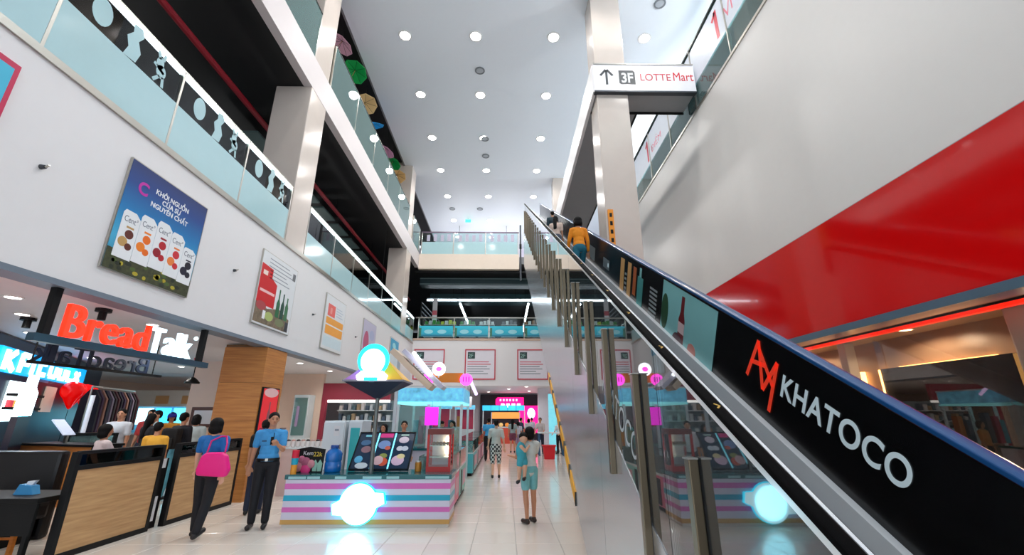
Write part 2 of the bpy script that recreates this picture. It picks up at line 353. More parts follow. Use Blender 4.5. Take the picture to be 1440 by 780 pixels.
# ------------------------------------------------------------------ escalator
T30 = math.tan(R(30)); INC = Vector((0, math.cos(R(30)), math.sin(R(30)))); NRM = Vector((0, -math.sin(R(30)), math.cos(R(30))))
def S(x, y, z0): return Vector((x, y, z0+y*T30))                 # point on a line of the incline: height z0 at y = 0
Y0, Y1 = 1.0, 20.6
esc = thing('escalator', 'long steel escalator with glass sides climbing to the third level', 'escalator', (1.38, Y0, 0))
def slope_slab(x0, x1, za, zb, ya=Y0, yb=Y1, mb=None):
    mb = mb or MB(); v = [S(x, y, z) for y in (ya, yb) for z in (za, zb) for x in (x0, x1)]
    for p in v: p.z = max(p.z, 0.0)
    return mb.add(v, [(0, 1, 3, 2), (4, 6, 7, 5), (0, 4, 5, 1), (2, 3, 7, 6), (0, 2, 6, 4), (1, 5, 7, 3)])
# outer side panels, each a steel sheet of its own, joints between them
ys = [Y0-.02, 3.2, 4.6, 6.2, 7.9, 9.8, 11.9, 14.2, 16.8, 19.2, 21.5]
for a, b in zip(ys, ys[1:]):
    def zb(y): return max(0, -3.15+y*T30)
    def zt(y): return min(max(.05, -.83+y*T30), 11.3)
    brk = sorted({a+.004, b-.004, *[q for q in (5.456,) if a < q < b]})
    v = []; f = []
    for y in brk:
        for x in (.945, .97): v += [(x, y, zb(y)), (x, y, zt(y))]
    for k in range(len(brk)-1):
        o = k*4; f += [(o, o+4, o+5, o+1), (o+2, o+3, o+7, o+6), (o, o+2, o+6, o+4), (o+1, o+5, o+7, o+3)]
    f += [(0, 1, 3, 2), ((len(brk)-1)*4, (len(brk)-1)*4+2, (len(brk)-1)*4+3, (len(brk)-1)*4+1)]
    MB().add(v, f).build('side_panel', CLAD, esc)
slope_slab(.97, 1.95, -3.1, -3.05, 5.5, 21.4).build('underside', mat('underside_steel', (170, 172, 178), .4, metal=.5), esc)
slope_slab(1.93, 1.96, -3.1, -.45, Y0, 21.4).build('far_side_panel', CLAD, esc)
MB().box(.95, 1.95, 21.4, 21.5, 9.2, 11.3).build('end_panel', CLAD, esc)
slope_slab(.962, .99, -.87, -.835).build('outer_deck', STEEL, esc)
slope_slab(.99, 1.06, -.99, -.55).build('skirt', BLACKM, esc)
# hazard tape on the low edge of the side
tp = slope_slab(.930, .945, -3.15, -2.98, 6.35, 9.6).build('hazard_tape', stripes('hazard', (238, 168, 20), (30, 26, 16), 1.6, axis=(0, 1, .4), duty=.78), esc)
# guard posts and glass
PZ0, PZ1 = -1.0, .12
y = 1.455; k = 0
while y < 20.8:
    p = MB(); b0 = S(.92, y, PZ0-.12); b1 = S(.92, y, PZ1)
    p.rbox(.897, .944, y-.03, y+.03, max(0, b0.z), b1.z, .005)
    po = p.build('post', STEELD, esc)
    MB().box(.892, .944, y-.035, y+.035, b1.z, b1.z+.008).build('post_cap', STEEL, po)
    y += .845
yy = Y0+.1; k = 0
while yy < 20.4:
    y2 = min(yy+1.69, 20.5)
    slope_slab(.951, .961, -.83, .49, yy+.004, y2-.004).build('glass_panel', GLASSE, esc)
    yy = y2
def rail(x0, x1, zc, m, name):
    mb = MB(); n = 10; prof = []
    for i in range(n): t = PI*i/(n-1); prof.append(((x0+x1)/2+(x1-x0)/2*math.cos(t), .004+.012*math.sin(t)))
    prof += [(x0, -.012), (x1, -.012)]
    v = []; m_ = len(prof)
    for yv in (Y0-.3, Y1): v += [S(px, yv, zc)+NRM*h for px, h in prof]
    for p in v: pass
    f = [(i, (i+1) % m_, m_+(i+1) % m_, m_+i) for i in range(m_)]+[tuple(range(m_)), tuple(range(2*m_-1, m_-1, -1))]
    return mb.add(v, f).build(name, m, esc, smooth=False)
hl = rail(.925, .978, .525, RUBBER, 'handrail')
slope_slab(.984, .998, .47, .53).build('inner_trim', BRIGHT, esc)
mb = slope_slab(.93, .975, .475, .507)
mb.build('handrail_track', BRIGHT, esc)
gold = mat('gold_mark', (206, 160, 40), .4)
for i in range(14):
    y = 2.0+i*.62; M = frame(S(.952, y, .525)+NRM*.0165, (1, 0, 0), INC)
    g = MB(); stroke(M, (-.014, -.02), (.004, 0), .008, 0, .001, g); stroke(M, (.004, 0), (-.014, .02), .008, 0, .001, g); g.build('chevron', gold, hl)
RUBREFL = mat('rubber_blue_reflection', (20, 74, 128), .22)  # blue of the reflected ceiling put into this handrail's colour
rail(1.735, 1.815, .535, RUBREFL, 'handrail')
# inner far balustrade: steel skirts and the printed panel
slope_slab(1.76, 1.79, -.14, .5).build('ad_panel', mat('black_print', (5, 5, 7), .25), esc)
slope_slab(1.715, 1.762, -.27, -.135).build('inner_deck', BRIGHT, esc)
slope_slab(1.70, 1.76, -.44, -.28).build('skirt', BLACKM, esc)
slope_slab(1.675, 1.70, -.50, -.425).build('skirt_edge', STEEL, esc)
slope_slab(1.07, 1.09, -.46, -.40).build('skirt_edge', STEEL, esc)
# steps
sm = None
stepm = mat('step_steel', (60, 60, 64), .4, metal=.7)
n = 0
for i in range(58):
    y = 2.4+i*.31
    mb = MB(); z = -.62+y*T30
    if z < .0: continue
    if sm is None:
        mb.box(1.08, 1.68, 0, .4, -.03, 0)
        for q in range(20): mb.box(1.083+q*.03, 1.098+q*.03, .005, .395, 0, .006)
        mb.box(1.08, 1.68, .0, .02, -.18, -.03)
        sm = mb.mesh('step', stepm)
    o = bpy.data.objects.new('step', sm); C.objects.link(o); o.parent = esc; o.location = Vector((0, y, z))-OFF[esc.name]
# printed advertising on the inner panel
PX = 1.757
def EP(y, z0): return frame(S(PX, y, z0), -INC, NRM)
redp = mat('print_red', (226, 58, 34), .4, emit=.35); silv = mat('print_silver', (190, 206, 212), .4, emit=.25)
M = EP(3.2, .05); em = MB(); h = .30; w_ = .30
for a, b in (((0, .05), (.085, .34)), ((.085, .34), (.20, .03)), ((.03, .17), (.19, .20)), ((.20, .03), (.31, .27)), ((.31, .27), (.295, -.08)), ((.09, .30), (.30, .10))):
    stroke(M, a, b, .032, 0, .002, em)
em.build('emblem', redp, esc)
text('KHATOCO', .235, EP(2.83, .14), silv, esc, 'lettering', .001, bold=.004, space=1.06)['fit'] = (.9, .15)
def ad(y0, y1, z0, z1, m, name='print', d=.001):
    M = EP(y0, 0); L = (y0-y1)/math.cos(R(30)); c = math.cos(R(30)); return rect(M, 0, L, z0*c, z1*c, d-.001, d).build(name, m, esc)
ad(4.75, 3.66, -.2, .48, mat('print_pale_teal', (136, 196, 196), .4))
M = EP(4.3, 0)
mb = MB().prism([(-.03, -.12), (.12, -.12), (.12, .12), (.085, .2), (.08, .36), (.01, .36), (.005, .2), (-.03, .12)], 0, .002, M); mb.build('bottle_print', mat('print_dark_red', (112, 18, 26), .4), esc)
rect(M, -.03, .12, -.02, .09, .002, .003).build('label_print', mat('print_pink_white', (220, 190, 190), .4), esc)
disc(M, -.02, -.13, .13, .09, .002, .003).build('fruit_print', mat('print_plum', (70, 24, 40), .4), esc)
disc(M, .32, -.1, .09, .07, .001, .003).build('fruit_print', mat('print_skin_pink', (206, 128, 116), .4), esc)
disc(M, -.42, .08, .1, .2, .001, .003).build('leaf_print', mat('print_leaf', (24, 74, 40), .5), esc)
for i in range(7):
    ad(5.12-.0*i, 4.9, -.12+i*.06, -.09+i*.06, mat('print_grey', (150, 156, 158), .4), 'stripe_print')
ad(5.56, 5.36, -.2, .3, mat('print_teal', (70, 150, 146), .4)); ad(5.5, 5.43, .3, .44, mat('print_pale_teal'))
ad(6.32, 6.14, -.2, .42, mat('print_tan', (212, 160, 96), .4)); ad(5.98, 5.83, -.2, .42, mat('print_tan')); ad(5.74, 5.62, -.05, .4, mat('print_orange', (186, 96, 48), .4))
for i in range(5): ad(6.1, 6.02, -.15+i*.08, -.11+i*.08, mat('print_grey'))
ad(7.35, 6.95, .0, .2, mat('print_dim_grey', (110, 120, 124), .4)); ad(7.05, 6.98, .06, .14, silv, d=.002)
ad(8.6, 8.0, -.05, .25, mat('print_dim_grey'))
# top landing sign: blue grey newel cover
MB().rbox(1.02, 1.7, 20.4, 21.4, 11.3, 11.36, .01).build('landing_plate', STEEL, esc)
# grey lettering on the near glass
text('KHATOCO', .26, frame(S(.949, 4.35, -.62), -INC, NRM), mat('glass_print', (178, 186, 190), .5), esc, 'glass_lettering', .0005)['fit'] = (1.15, .2)

# ------------------------------------------------------------------ glass balustrades
def balustrade(label, name='glass_balustrade'): return thing(name, label, 'railing', (0, 0, 0))
def run_left(t, y0, y1, n, z0, zr, zf, X, decal, led):
    L = (y1-y0)/n
    for i in range(n):
        a = y0+i*L; b = a+L
        B(X-.012, X, a+.02, b-.02, z0, zr-.02).build('glass_panel', GLASSU if not led else GLASS, t)
        if zf: B(X, X+.002, a+.02, b-.02, z0, zf).build('frosted_film', FILM, t)
        if decal:
            M = FL(a, zf, X+.001); d = MB(); w_ = b-a
            disc(M, w_*.24, .27, .14, .2, 0, .002, mb=d); d.build('film_motif', FILM, t)
            d = MB(); P = [(.0, 0), (.04, .16), (-.02, .3), (.05, .42), (.03, .55), (.17, .58), (.22, .47), (.16, .35), (.24, .2), (.2, .02)]
            d.prism([(w_*.45+x, y) for x, y in P][::-1], 0, .002, M); d.build('film_motif', FILM, t)
            d = MB(); disc(M, w_*.75, .36, .07, .1, 0, .002, mb=d); disc(M, w_*.75+.05, .24, .09, .11, 0, .002, mb=d)
            for p, q in (((-.1, .3), (.1, .24)), ((.04, .16), (-.05, .03)), ((.1, .18), (.13, .02)), ((-.02, .42), (-.07, .54)), ((.04, .44), (.06, .56))):
                stroke(M, (w_*.75+p[0], p[1]), (w_*.75+q[0], q[1]), .05, 0, .002, d)
            d.build('film_motif', FILM, t)
    for i in range(n+1):
        a = y0+i*L
        MB().box(X-.05, X+.006, a-.02, a+.02, z0-.04, zr-.02).build('post', STEEL, t)
    MB().box(X-.055, X+.01, y0, y1, zr-.02, zr+.02).build('handrail', STEEL if led else BLACKM, t)
    if led: B(X-.05, X+.0, y0+.05, y1-.05, zr-.065, zr-.021).build('light_strip', LEDW, t)
run_left(balustrade('second level glass railing with white film motifs, before the first column'), 2.05, 9.55, 4, Z2+.05, Z2R, 6.42, XL, True, True)
run_left(balustrade('second level glass railing with frosted lower half, between the two columns'), 10.6, 21.35, 6, Z2+.05, Z2R, 6.32, XL, False, True)
run_left(balustrade('short second level glass railing past the second column'), 22.45, 24.35, 1, Z2+.05, Z2R, 6.3, XL, False, True)
t3 = balustrade('third level teal glass railing along the umbrella gallery'); run_left(t3, -1, 9.5, 5, Z3, Z3R, 0, XL+.01, False, False)
t3 = balustrade('third level teal glass railing between the upper columns'); run_left(t3, 10.6, 21.3, 5, Z3, Z3R, 0, XL+.01, False, False)
t3 = balustrade('short third level glass railing at the far corner'); run_left(t3, 22.45, 24.4, 1, Z3, Z3R, 0, XL+.01, False, False)
# frost film on the upper glass: lower two thirds of far bridge
t = thing('glass_balustrade', 'three panel frosted glass railing on the far bridge', 'railing', (-2.2, YF+.1, Z3-.02))
xs = [-5.2, -3.25, -1.28, .72]
for a, b in zip(xs, xs[1:]):
    B(a+.03, b-.03, YF+.09, YF+.102, Z3-.02, 12.46).build('glass_panel', GLASS, t)
    B(a+.03, b-.03, YF+.085, YF+.09, Z3, 11.85).build('frosted_film', FILM, t)
    for q in range(4):
        rect(FF(a+.3+q*.42, 11.9, YF+.088), 0, .2, 0, .42+.05*(q % 2), 0, .002).build('film_motif', mat('lilac_film', (190, 186, 206), .4), t)
for a in xs: MB().box(a-.025, a+.025, YF+.06, YF+.13, Z3-.02, 12.5).build('post', STEEL, t)
MB().box(-5.25, .78, YF+.06, YF+.13, 12.46, 12.53).build('handrail', mat('mauve_metal', (128, 112, 130), .35, metal=.6), t)
t = thing('sign_post', 'tall grey post at the end of the far bridge', 'post', (.86, YF+.1, Z3-.6)); MB().box(.82, .92, YF+.05, YF+.2, 9.4, 13.0).build('shaft', mat('dark_grey_metal', (70, 74, 80), .4, metal=.5), t); MB().box(.80, .94, YF+.0, YF+.05, 11.4, 11.7).build('call_box', BLACKM, t)
# right side third-level railing with a printed white strip
t = thing('glass_balustrade', 'third level glass railing with red printed white strip above the white wall', 'railing', (XR, 12, 10.58))
for i in range(8):
    a = 4.6+i*2.1; b = a+2.08
    B(XR+.05, XR+.062, a, b, 10.58, 12.8).build('glass_panel', GLASST, t)
    B(XR+.045, XR+.05, a, b, 11.45, 12.72).build('printed_strip', mat('white_film', (214, 220, 230), .35), t)
    MB().box(XR+.02, XR+.1, a-.03, a+.01, 10.58, 12.8).build('post', STEEL, t)
MB().box(XR+.02, XR+.1, 4.6, 21.4, 12.8, 12.87).build('handrail', BLACKM, t)
redt = mat('print_crimson', (206, 40, 60), .4)
for (y, s1, s2) in ((15.5, '1', 'ĐIỂM'), (12.55, '1', 'VNĐ'), (9.4, '1', 'VNĐ')):
    a = MB(); M = FR(y, 11.6, XR+.044); stroke(M, (.2, 0), (.2, .95), .15, 0, .003, a); stroke(M, (.2, .9), (0, .74), .12, 0, .003, a); a.build('numeral', redt, t)
    text(s2, .5, FR(y-.6, 11.75, XR+.044), mat('print_pink', (226, 120, 140), .4), t, 'lettering', .002)['fit'] = (1.1, .42)
# railing on the far second level with turquoise banners
t = thing('glass_balustrade', 'far second level railing of clear glass panels', 'railing', (0, YF+.1, 5.88))
xs = [-5.05, -3.0, -.98, 1.05, 3.1]
for a, b in zip(xs, xs[1:]): B(a+.03, b-.03, YF+.12, YF+.132, 5.88, 7.08).build('glass_panel', GLASS, t)
for a in xs: MB().box(a-.025, a+.025, YF+.09, YF+.16, 5.86, 7.1).build('post', STEEL, t)
MB().box(-5.25, 3.2, YF+.09, YF+.16, 7.08, 7.14).build('handrail', STEEL, t)
for i, (a, b) in enumerate(zip(xs, xs[1:])):
    t = thing('railing_banner', 'turquoise beach print banner hung on the far second level railing', 'banner', (a, YF+.08, 6.0), 0, 'turquoise banners on the far railing')
    B(a+.06, b-.06, YF+.075, YF+.085, 6.0, 6.62).build('cloth', vgrad(f'banner_blue{i}', [(0, (60, 160, 190)), (.35, (40, 176, 204)), (1, (52, 196, 220))], 0, .62), t)
    for q in (.3, .68):
        disc(FF(a+2*q, 6.28, YF+.074), 0, 0, .26, .12, 0, .002).build('cloud_print', mat('print_cloud', (150, 214, 226), .5), t)
    rect(FF(a+.06, 6.0, YF+.074), 0, .12, 0, .5, 0, .002).build('palm_print', mat('print_palm', (60, 120, 96), .5), t)
    rect(FF(a+.06, 6.0, YF+.074), 0, 1.88, 0, .1, 0, .001).build('sea_print', mat('print_sea', (32, 128, 160), .5), t)

# ------------------------------------------------------------------ hanging umbrellas of the upper gallery
for (y, z, c, nm) in ((12.3, 14.45, (214, 164, 184), 'dusty pink'), (13.8, 14.6, (12, 150, 70), 'bright green'), (15.3, 14.3, (206, 174, 122), 'tan'), (16.5, 14.12, (28, 150, 222), 'sky blue'),
                      (18.55, 14.2, (208, 150, 182), 'mauve pink'), (19.8, 14.32, (10, 140, 66), 'deep green'), (20.95, 14.2, (200, 160, 104), 'sandy brown')):
    t = thing('hanging_umbrella', f'{nm} paper umbrella hanging open under the black gallery ceiling', 'umbrella', (-6.05, y, z), 0, None, world=False)
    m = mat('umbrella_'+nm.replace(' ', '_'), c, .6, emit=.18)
    n = 8; r = .5; v = [Vector((0, 0, .2))]+[Vector((r*math.cos(2*PI*i/n), r*math.sin(2*PI*i/n), 0)) for i in range(n)]+[Vector((0, 0, .17))]+[Vector((r*.97*math.cos(2*PI*i/n), r*.97*math.sin(2*PI*i/n), -.01)) for i in range(n)]
    f = [(0, 1+i, 1+(i+1) % n) for i in range(n)]+[(n+1, n+2+(i+1) % n, n+2+i) for i in range(n)]+[(1+i, n+2+i, n+2+(i+1) % n, 1+(i+1) % n) for i in range(n)]
    RM = Matrix.Rotation(y, 3, 'Z') @ Matrix.Rotation(R(22), 3, 'Y') @ Matrix.Rotation(R(14*math.sin(y*3)), 3, 'X')
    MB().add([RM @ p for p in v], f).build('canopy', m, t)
    for i in range(n): MB().cyl(RM @ Vector((0, 0, .165)), RM @ Vector((r*.96*math.cos(2*PI*i/n), r*.96*math.sin(2*PI*i/n), -.012)), .006, n=5).build('rib', BLACKM, t)
    tp_ = RM @ Vector((0, 0, .19)); MB().cyl(tp_, (tp_.x, tp_.y, 15.4-z), .008, n=6).build('cord', BLACKM, t)
    MB().cyl(RM @ Vector((0, 0, -.3)), tp_, .01, n=6).build('handle', mat('bamboo', (170, 130, 80), .5), t)

# ------------------------------------------------------------------ posters on the left fascia
def poster(label, y0, frame_m=STEEL, w_=1.6, z0=3.5, z1=5.13):
    t = thing('wall_poster', label, 'poster', (XL, y0, z0))
    B(XL, XL+.035, y0, y0+w_, z0, z1).build('panel', frame_m, t)
    return t, FL(y0, z0, XL+.035)
# 1: blue juice poster
t, M = poster('blue poster of five white drink cartons above a leafy strip', 5.33)
rect(M, .015, 1.585, .015, 1.615, 0, .002).build('print', vgrad('poster_blue', [(0, (52, 120, 150)), (.3, (70, 170, 210)), (.55, (16, 122, 186)), (.8, (20, 66, 140)), (1, (24, 44, 104))], 0, 1.63), t)
rect(M, .015, 1.585, .015, .3, .002, .003).build('ground_print', mat('print_leaves', (58, 62, 34), .5, noise=.9, scale=22), t)
wp = mat('print_white', (232, 234, 238), .4)
text('KHỞI NGUỒN\nCỦA SỰ\nNGUYÊN CHẤT', .108, M @ Matrix.Translation((.85, 1.33, .003)), wp, t, 'lettering', .001, 'CENTER', bold=.0025)
text('C', .26, M @ Matrix.Translation((.2, 1.2, .003)), mat('print_magenta', (190, 30, 160), .4), t, 'logo_lettering', .001, bold=.008)
fr = [((96, 40, 30), (190, 150, 90)), ((236, 110, 20), (240, 130, 30)), ((180, 24, 40), (150, 20, 40)), ((206, 40, 50), (236, 130, 60)), ((20, 20, 40), (26, 24, 50))]
for i in range(5):
    x = .1+i*.295; b = .2+.02*(2-abs(i-2)); h = .75-.03*abs(i-1.8)*1.2-(.08 if i == 4 else 0)
    c = MB().prism([(x, b), (x+.29, b), (x+.29, b+h*.9), (x+.2, b+h), (x+.03, b+h), (x, b+h*.93)], .003, .006, M).build('carton_print', wp, t)
    text('Cent°', .12, M @ Matrix.Translation((x+.03, b+h*.76, .006)), mat('print_slate', (96, 104, 120), .4), c, 'carton_lettering', .0008, sx=.8)
    disc(M, x+.17, b+h*.52, .07, .065, .006, .007).build('fruit_print', mat(f'fruit_a{i}', fr[i][0], .4), c)
    disc(M, x+.1, b+h*.34, .075, .07, .006, .007).build('fruit_print', mat(f'fruit_b{i}', fr[i][1], .4), c)
    disc(M, x+.2, b+h*.27, .055, .05, .006, .0075).build('fruit_print', mat(f'fruit_a{i}'), c)
    rect(M, x+.1, x+.22, b+h*.64, b+h*.68, .006, .007).build('label_print', mat(f'fruit_b{i}'), c)
for i in range(26):
    disc(M, .06+random.random()*1.46, .04+random.random()*.2, .03+.03*random.random(), .03, .003, .0036, 8).build('leaf_print', mat(('leaf_y', 'leaf_g', 'leaf_d')[i % 3], ((176, 160, 40), (70, 92, 36), (26, 34, 20))[i % 3], .5), t)
# 2: red and white street poster with green bottles
t, M = poster('white poster with red panels, green bottles and a crowded table', 8.8)
rect(M, .015, 1.585, .015, 1.615, 0, .002).build('print', mat('print_paper', (222, 224, 228), .35), t)
MB().prism([(.03, .45), (.75, .45), (.75, 1.0), (.5, 1.1), (.5, 1.3), (.03, 1.33)], .002, .003, M).build('red_print', mat('print_red2', (206, 20, 30), .35), t)
rect(M, .1, .7, .72, .78, .003, .004).build('light_print', mat('print_pinkish', (236, 190, 190), .35), t)
rect(M, .12, .3, 1.1, 1.2, .003, .004).build('logo_print', mat('print_cream', (240, 220, 210), .35), t)
for i in range(6): rect(M, .3+.08*(i > 2), 1.2+.1*(i % 3)-.1*(i > 2), 1.5-i*.085, 1.52-i*.085, .002, .003).build('text_line', mat('print_line', (140, 146, 156), .4), t)
rect(M, 1.38, 1.52, 1.32, 1.5, .002, .003).build('seal_print', mat('print_line2', (110, 112, 118), .4), t)
MB().prism([(.03, .05), (1.5, .05), (1.5, .35), (1.0, .5), (.5, .4), (.03, .48)], .002, .0035, M).build('table_print', mat('print_food', (120, 104, 84), .4, noise=.9, scale=14), t)
for i, x in enumerate((.85, 1.05, 1.24)):
    MB().prism([(x, .3), (x+.15, .3), (x+.15, .62), (x+.1, .72), (x+.1, .95-.05*i), (x+.05, .95-.05*i), (x+.05, .72), (x, .62)], .004, .006, M).build('bottle_print', mat(f'print_green{i}', ((40, 104, 66), (30, 70, 56), (58, 112, 74))[i], .35), t)
disc(M, .25, .42, .2, .1, .004, .005).build('dish_print', mat('print_meat', (170, 70, 74), .4), t); disc(M, .62, .25, .17, .1, .004, .005).build('dish_print', mat('print_lime', (170, 186, 110), .4), t)
rect(M, .35, .46, .16, .34, .004, .006).build('cup_print', wp, t); disc(M, 1.1, .2, .2, .09, .004, .005).build('dish_print', mat('print_olive', (120, 128, 92), .4), t)
rect(M, 1.35, 1.5, .06, .28, .004, .005).build('dark_print', mat('print_dark', (56, 58, 66), .4), t)
# 3: white poster with coral square and orange bands
t, M = poster('white poster with a coral square and two orange bands', 12.28)
rect(M, .02, 1.58, .02, 1.61, 0, .002).build('print', mat('print_paper'), t)
rect(M, .2, .75, 1.0, 1.36, .002, .003).build('coral_print', mat('print_coral', (232, 98, 90), .4), t); rect(M, .38, .52, 1.08, 1.26, .003, .004).build('mark_print', mat('print_coral_light', (240, 150, 140), .4), t)
rect(M, .15, 1.5, .76, .96, .002, .003).build('orange_print', mat('print_orange2', (244, 164, 58), .4), t); rect(M, .15, 1.5, .46, .72, .002, .003).build('orange_print', mat('print_orange2'), t)
rect(M, .1, 1.5, .1, .4, .002, .003).build('pale_print', mat('print_pale_aqua', (206, 222, 230), .4), t)
for i in range(4): rect(M, .85, 1.3+.1*(i % 2), 1.32-i*.08, 1.35-i*.08, .002, .003).build('text_line', mat('print_pale_line', (186, 196, 210), .4), t)
# 4: lilac poster with crimson figure
t, M = poster('lilac poster with a crimson rounded figure', 15.76)
rect(M, .02, 1.58, .02, 1.61, 0, .002).build('print', mat('print_lilac', (196, 190, 214), .4), t)
disc(M, .45, .75, .32, .48, .002, .003).build('crimson_print', mat('print_crimson2', (190, 80, 120), .4), t); disc(M, 1.1, 1.15, .3, .2, .002, .003).build('pale_print', mat('print_pale_lilac', (176, 182, 214), .4), t)
rect(M, .05, .4, .05, .5, .002, .0035).build('purple_print', mat('print_purple', (150, 110, 180), .4), t)
# 5: blue topped poster
t, M = poster('pale poster with a bright blue upper half', 19.66)
rect(M, .02, 1.58, .02, 1.61, 0, .002).build('print', mat('print_pale_aqua'), t); rect(M, .05, 1.55, .95, 1.58, .002, .003).build('blue_print', mat('print_blue', (40, 160, 204), .4), t); disc(M, .7, 1.3, .3, .14, .003, .004).build('light_print', mat('print_cloud'), t)
# cut corner of a poster nearest the photographer
t, M = poster('cyan poster with a crimson border at the near end of the fascia', 2.22, mat('print_crimson3', (196, 30, 80), .4), 1.6, 3.6, 5.25)
rect(M, .05, 1.55, .05, 1.58, 0, .003).build('print', mat('print_cyan', (60, 180, 214), .4), t)
# small wall fixings
for (y, z, k) in ((4.35, 4.35, 'between the cyan and the blue poster'), (8.0, 4.35, 'right of the blue poster'), (11.6, 4.3, 'left of the orange banded poster'), (15.1, 4.3, 'right of the orange banded poster')):
    t = thing('wall_hook', f'small grey wall fixing {k}', 'hook', (XL, y, z)); MB().cyl((XL, y, z), (XL+.05, y, z), .03, .022, 10).build('base', mat('dark_grey_metal'), t); MB().cyl((XL+.05, y, z), (XL+.09, y, z+.02), .012, n=8).build('pin', STEEL, t)
# red framed notices on the far wall
sil = mat('print_dark_green', (30, 60, 60), .4); rline = mat('print_rose', (206, 96, 110), .4)
for i, (x, sym) in enumerate(((-5.17, '2F'), (-2.3, '2F'), (.64, '2F'))):
    t = thing('wall_notice', ('red framed white notice at the poster wall corner of the cross wall', 'red framed white notice in the middle of the cross wall, between two others', 'red framed white notice on the cross wall beside the escalator')[i], 'notice', (x+.85, YF, 3.6))
    for (a, b, c, d) in ((0, 1.72, 0, .06), (0, 1.72, 1.62, 1.68), (0, .06, .06, 1.62), (1.66, 1.72, .06, 1.62)):
        rect(FF(x, 3.58, YF), a, b, c, d, 0, .05).build('frame_bar', mat('red_frame', (196, 60, 76), .4), t)
    M = FF(x, 3.58, YF); rect(M, .06, 1.66, .06, 1.62, 0, .03).build('print', mat('print_paper_lilac', (224, 220, 230), .4), t)
    rect(M, .15, .56, 1.15, 1.52, .03, .034).build('logo_print', sil, t)
    text(sym, .3, M @ Matrix.Translation((.18, 1.22, .035)), mat('print_pale_green', (150, 190, 180), .4), t, 'logo_lettering', .001)
    for k, (l, m_) in enumerate(((1.2, rline), (1.3, rline), (1.1, mat('print_line')), (1.25, mat('print_line')), (.9, mat('print_line')), (1.15, mat('print_line')))):
        rect(M, .15, .15+l, .95-k*.13, 1.0-k*.13, .03, .033).build('text_line', m_, t)
# arrow sign on the cross beam
t = thing('direction_sign', 'white hanging sign with up arrow and red store lettering', 'sign', (4.2, 10.7, 11.05))
MB().box(2.66, 5.78, 10.66, 10.78, 11.05, 12.05).build('sign_box', mat('sign_white', (232, 230, 234), .2, emit=.12), t)
MB().box(2.66, 5.78, 10.64, 10.80, 11.01, 11.06).build('bottom_trim', mat('dark_grey_metal'), t); MB().box(2.66, 5.78, 10.64, 10.80, 12.05, 12.09).build('top_trim', STEEL, t)
M = FF(2.7, 11.05, 10.66); dk = mat('print_dark_grey', (56, 60, 64), .4); a = MB()
stroke(M, (.36, .24), (.36, .78), .07, 0, .003, a); stroke(M, (.345, .8), (.17, .58), .07, 0, .003, a); stroke(M, (.375, .8), (.55, .58), .07, 0, .003, a); a.build('arrow', dk, t)
MB().prism([(.74, .3), (.8, .25), (1.24, .25), (1.24, .72), (1.18, .78), (.74, .78)], 0, .003, M).build('level_badge', dk, t)
text('3F', .5, M @ Matrix.Translation((.8, .33, .004)), wp, t, 'lettering', .002, bold=.012, sx=.78)
text('LOTTE', .36, M @ Matrix.Translation((1.4, .4, .003)), mat('sign_red', (200, 30, 46), .4), t, 'lettering', .002)['fit'] = (.94, .26)
text('Mart', .42, M @ Matrix.Translation((2.42, .4, .003)), mat('sign_red2', (214, 16, 34), .4), t, 'lettering', .002, bold=0)['fit'] = (.62, .32)
# orange vertical sign on the marble column
t = thing('column_sign', 'orange vertical sign strip with dark marks on the marble column', 'sign', (3.4, 10.78, 6.4))
MB().box(2.80, 2.95, 10.72, 10.77, 6.0, 7.1).build('panel', mat('print_amber', (240, 150, 30), .4), t); MB().box(2.80, 2.95, 10.72, 10.77, 5.3, 6.0).build('panel', BLACKM, t)
for q in range(4): MB().box(2.84, 2.91, 10.714, 10.72, 6.12+q*.25, 6.24+q*.25).build('mark', BLACKM, t)

# ------------------------------------------------------------------ ice cream kiosk
PINK = mat('kiosk_pink', (214, 106, 184), .3); TEAL = mat('kiosk_teal', (10, 164, 196), .3); LILAC = mat('kiosk_lilac', (212, 208, 226), .3)
GOLD = mat('kiosk_gold', (204, 156, 84), .35); DTEAL = mat('dark_teal_glass', (24, 92, 98), .12); CYANL = mat('cyan_light', (110, 226, 250), emit=4, noise=0)
NEONW = mat('neon_white', (244, 250, 255), emit=3, noise=0); NEONC = mat('neon_cyan', (30, 220, 250), emit=2.2, noise=0); NEONP = mat('neon_pink', (250, 70, 214), emit=2.6, noise=0)
DBLUE = mat('canopy_navy', (16, 24, 52), .5)
KX0, KX1, KY = -3.5, -.88, 7.58
kc = thing('kiosk_counter', 'pink and teal striped ice cream kiosk counter with glowing emblem', 'counter', ((KX0+KX1)/2, KY, 0))
B(KX0, KX1, KY, KY+.7, .05, .69).build('body', LILAC, kc)
B(KX0+.02, KX1-.01, KY+.02, KY+.7, 0, .05).build('plinth', mat('plinth_white', (224, 216, 206), .3), kc)
for a, b, m in ((.55, .63, PINK), (.38, .46, TEAL), (.22, .29, PINK), (.05, .115, GOLD)):
    B(KX0-.002, KX1+.002, KY-.004, KY+.02, a, b).build('stripe', m, kc)
    B(KX1, KX1+.004, KY, KY+.7, a, b).build('stripe', m, kc)
MB().rbox(KX0-.02, KX1+.02, KY-.02, KY+.72, .69, .76, .008).build('counter_top', DTEAL, kc)
for i, x in enumerate((-3.46, -3.16, -2.72, -2.28, -1.9, -1.28)): B(x, x+(.28, .2, .18, .3, .2, .38)[i], KY-.024, KY-.02, .70, .735).build('price_strip', mat('strip_grey', (150, 196, 200), .3), kc)
em = MB(); M = frame((-2.3, KY-.05, .345), (math.cos(R(11)), 0, math.sin(R(11))), (-math.sin(R(11)), 0, math.cos(R(11))))
pts = []
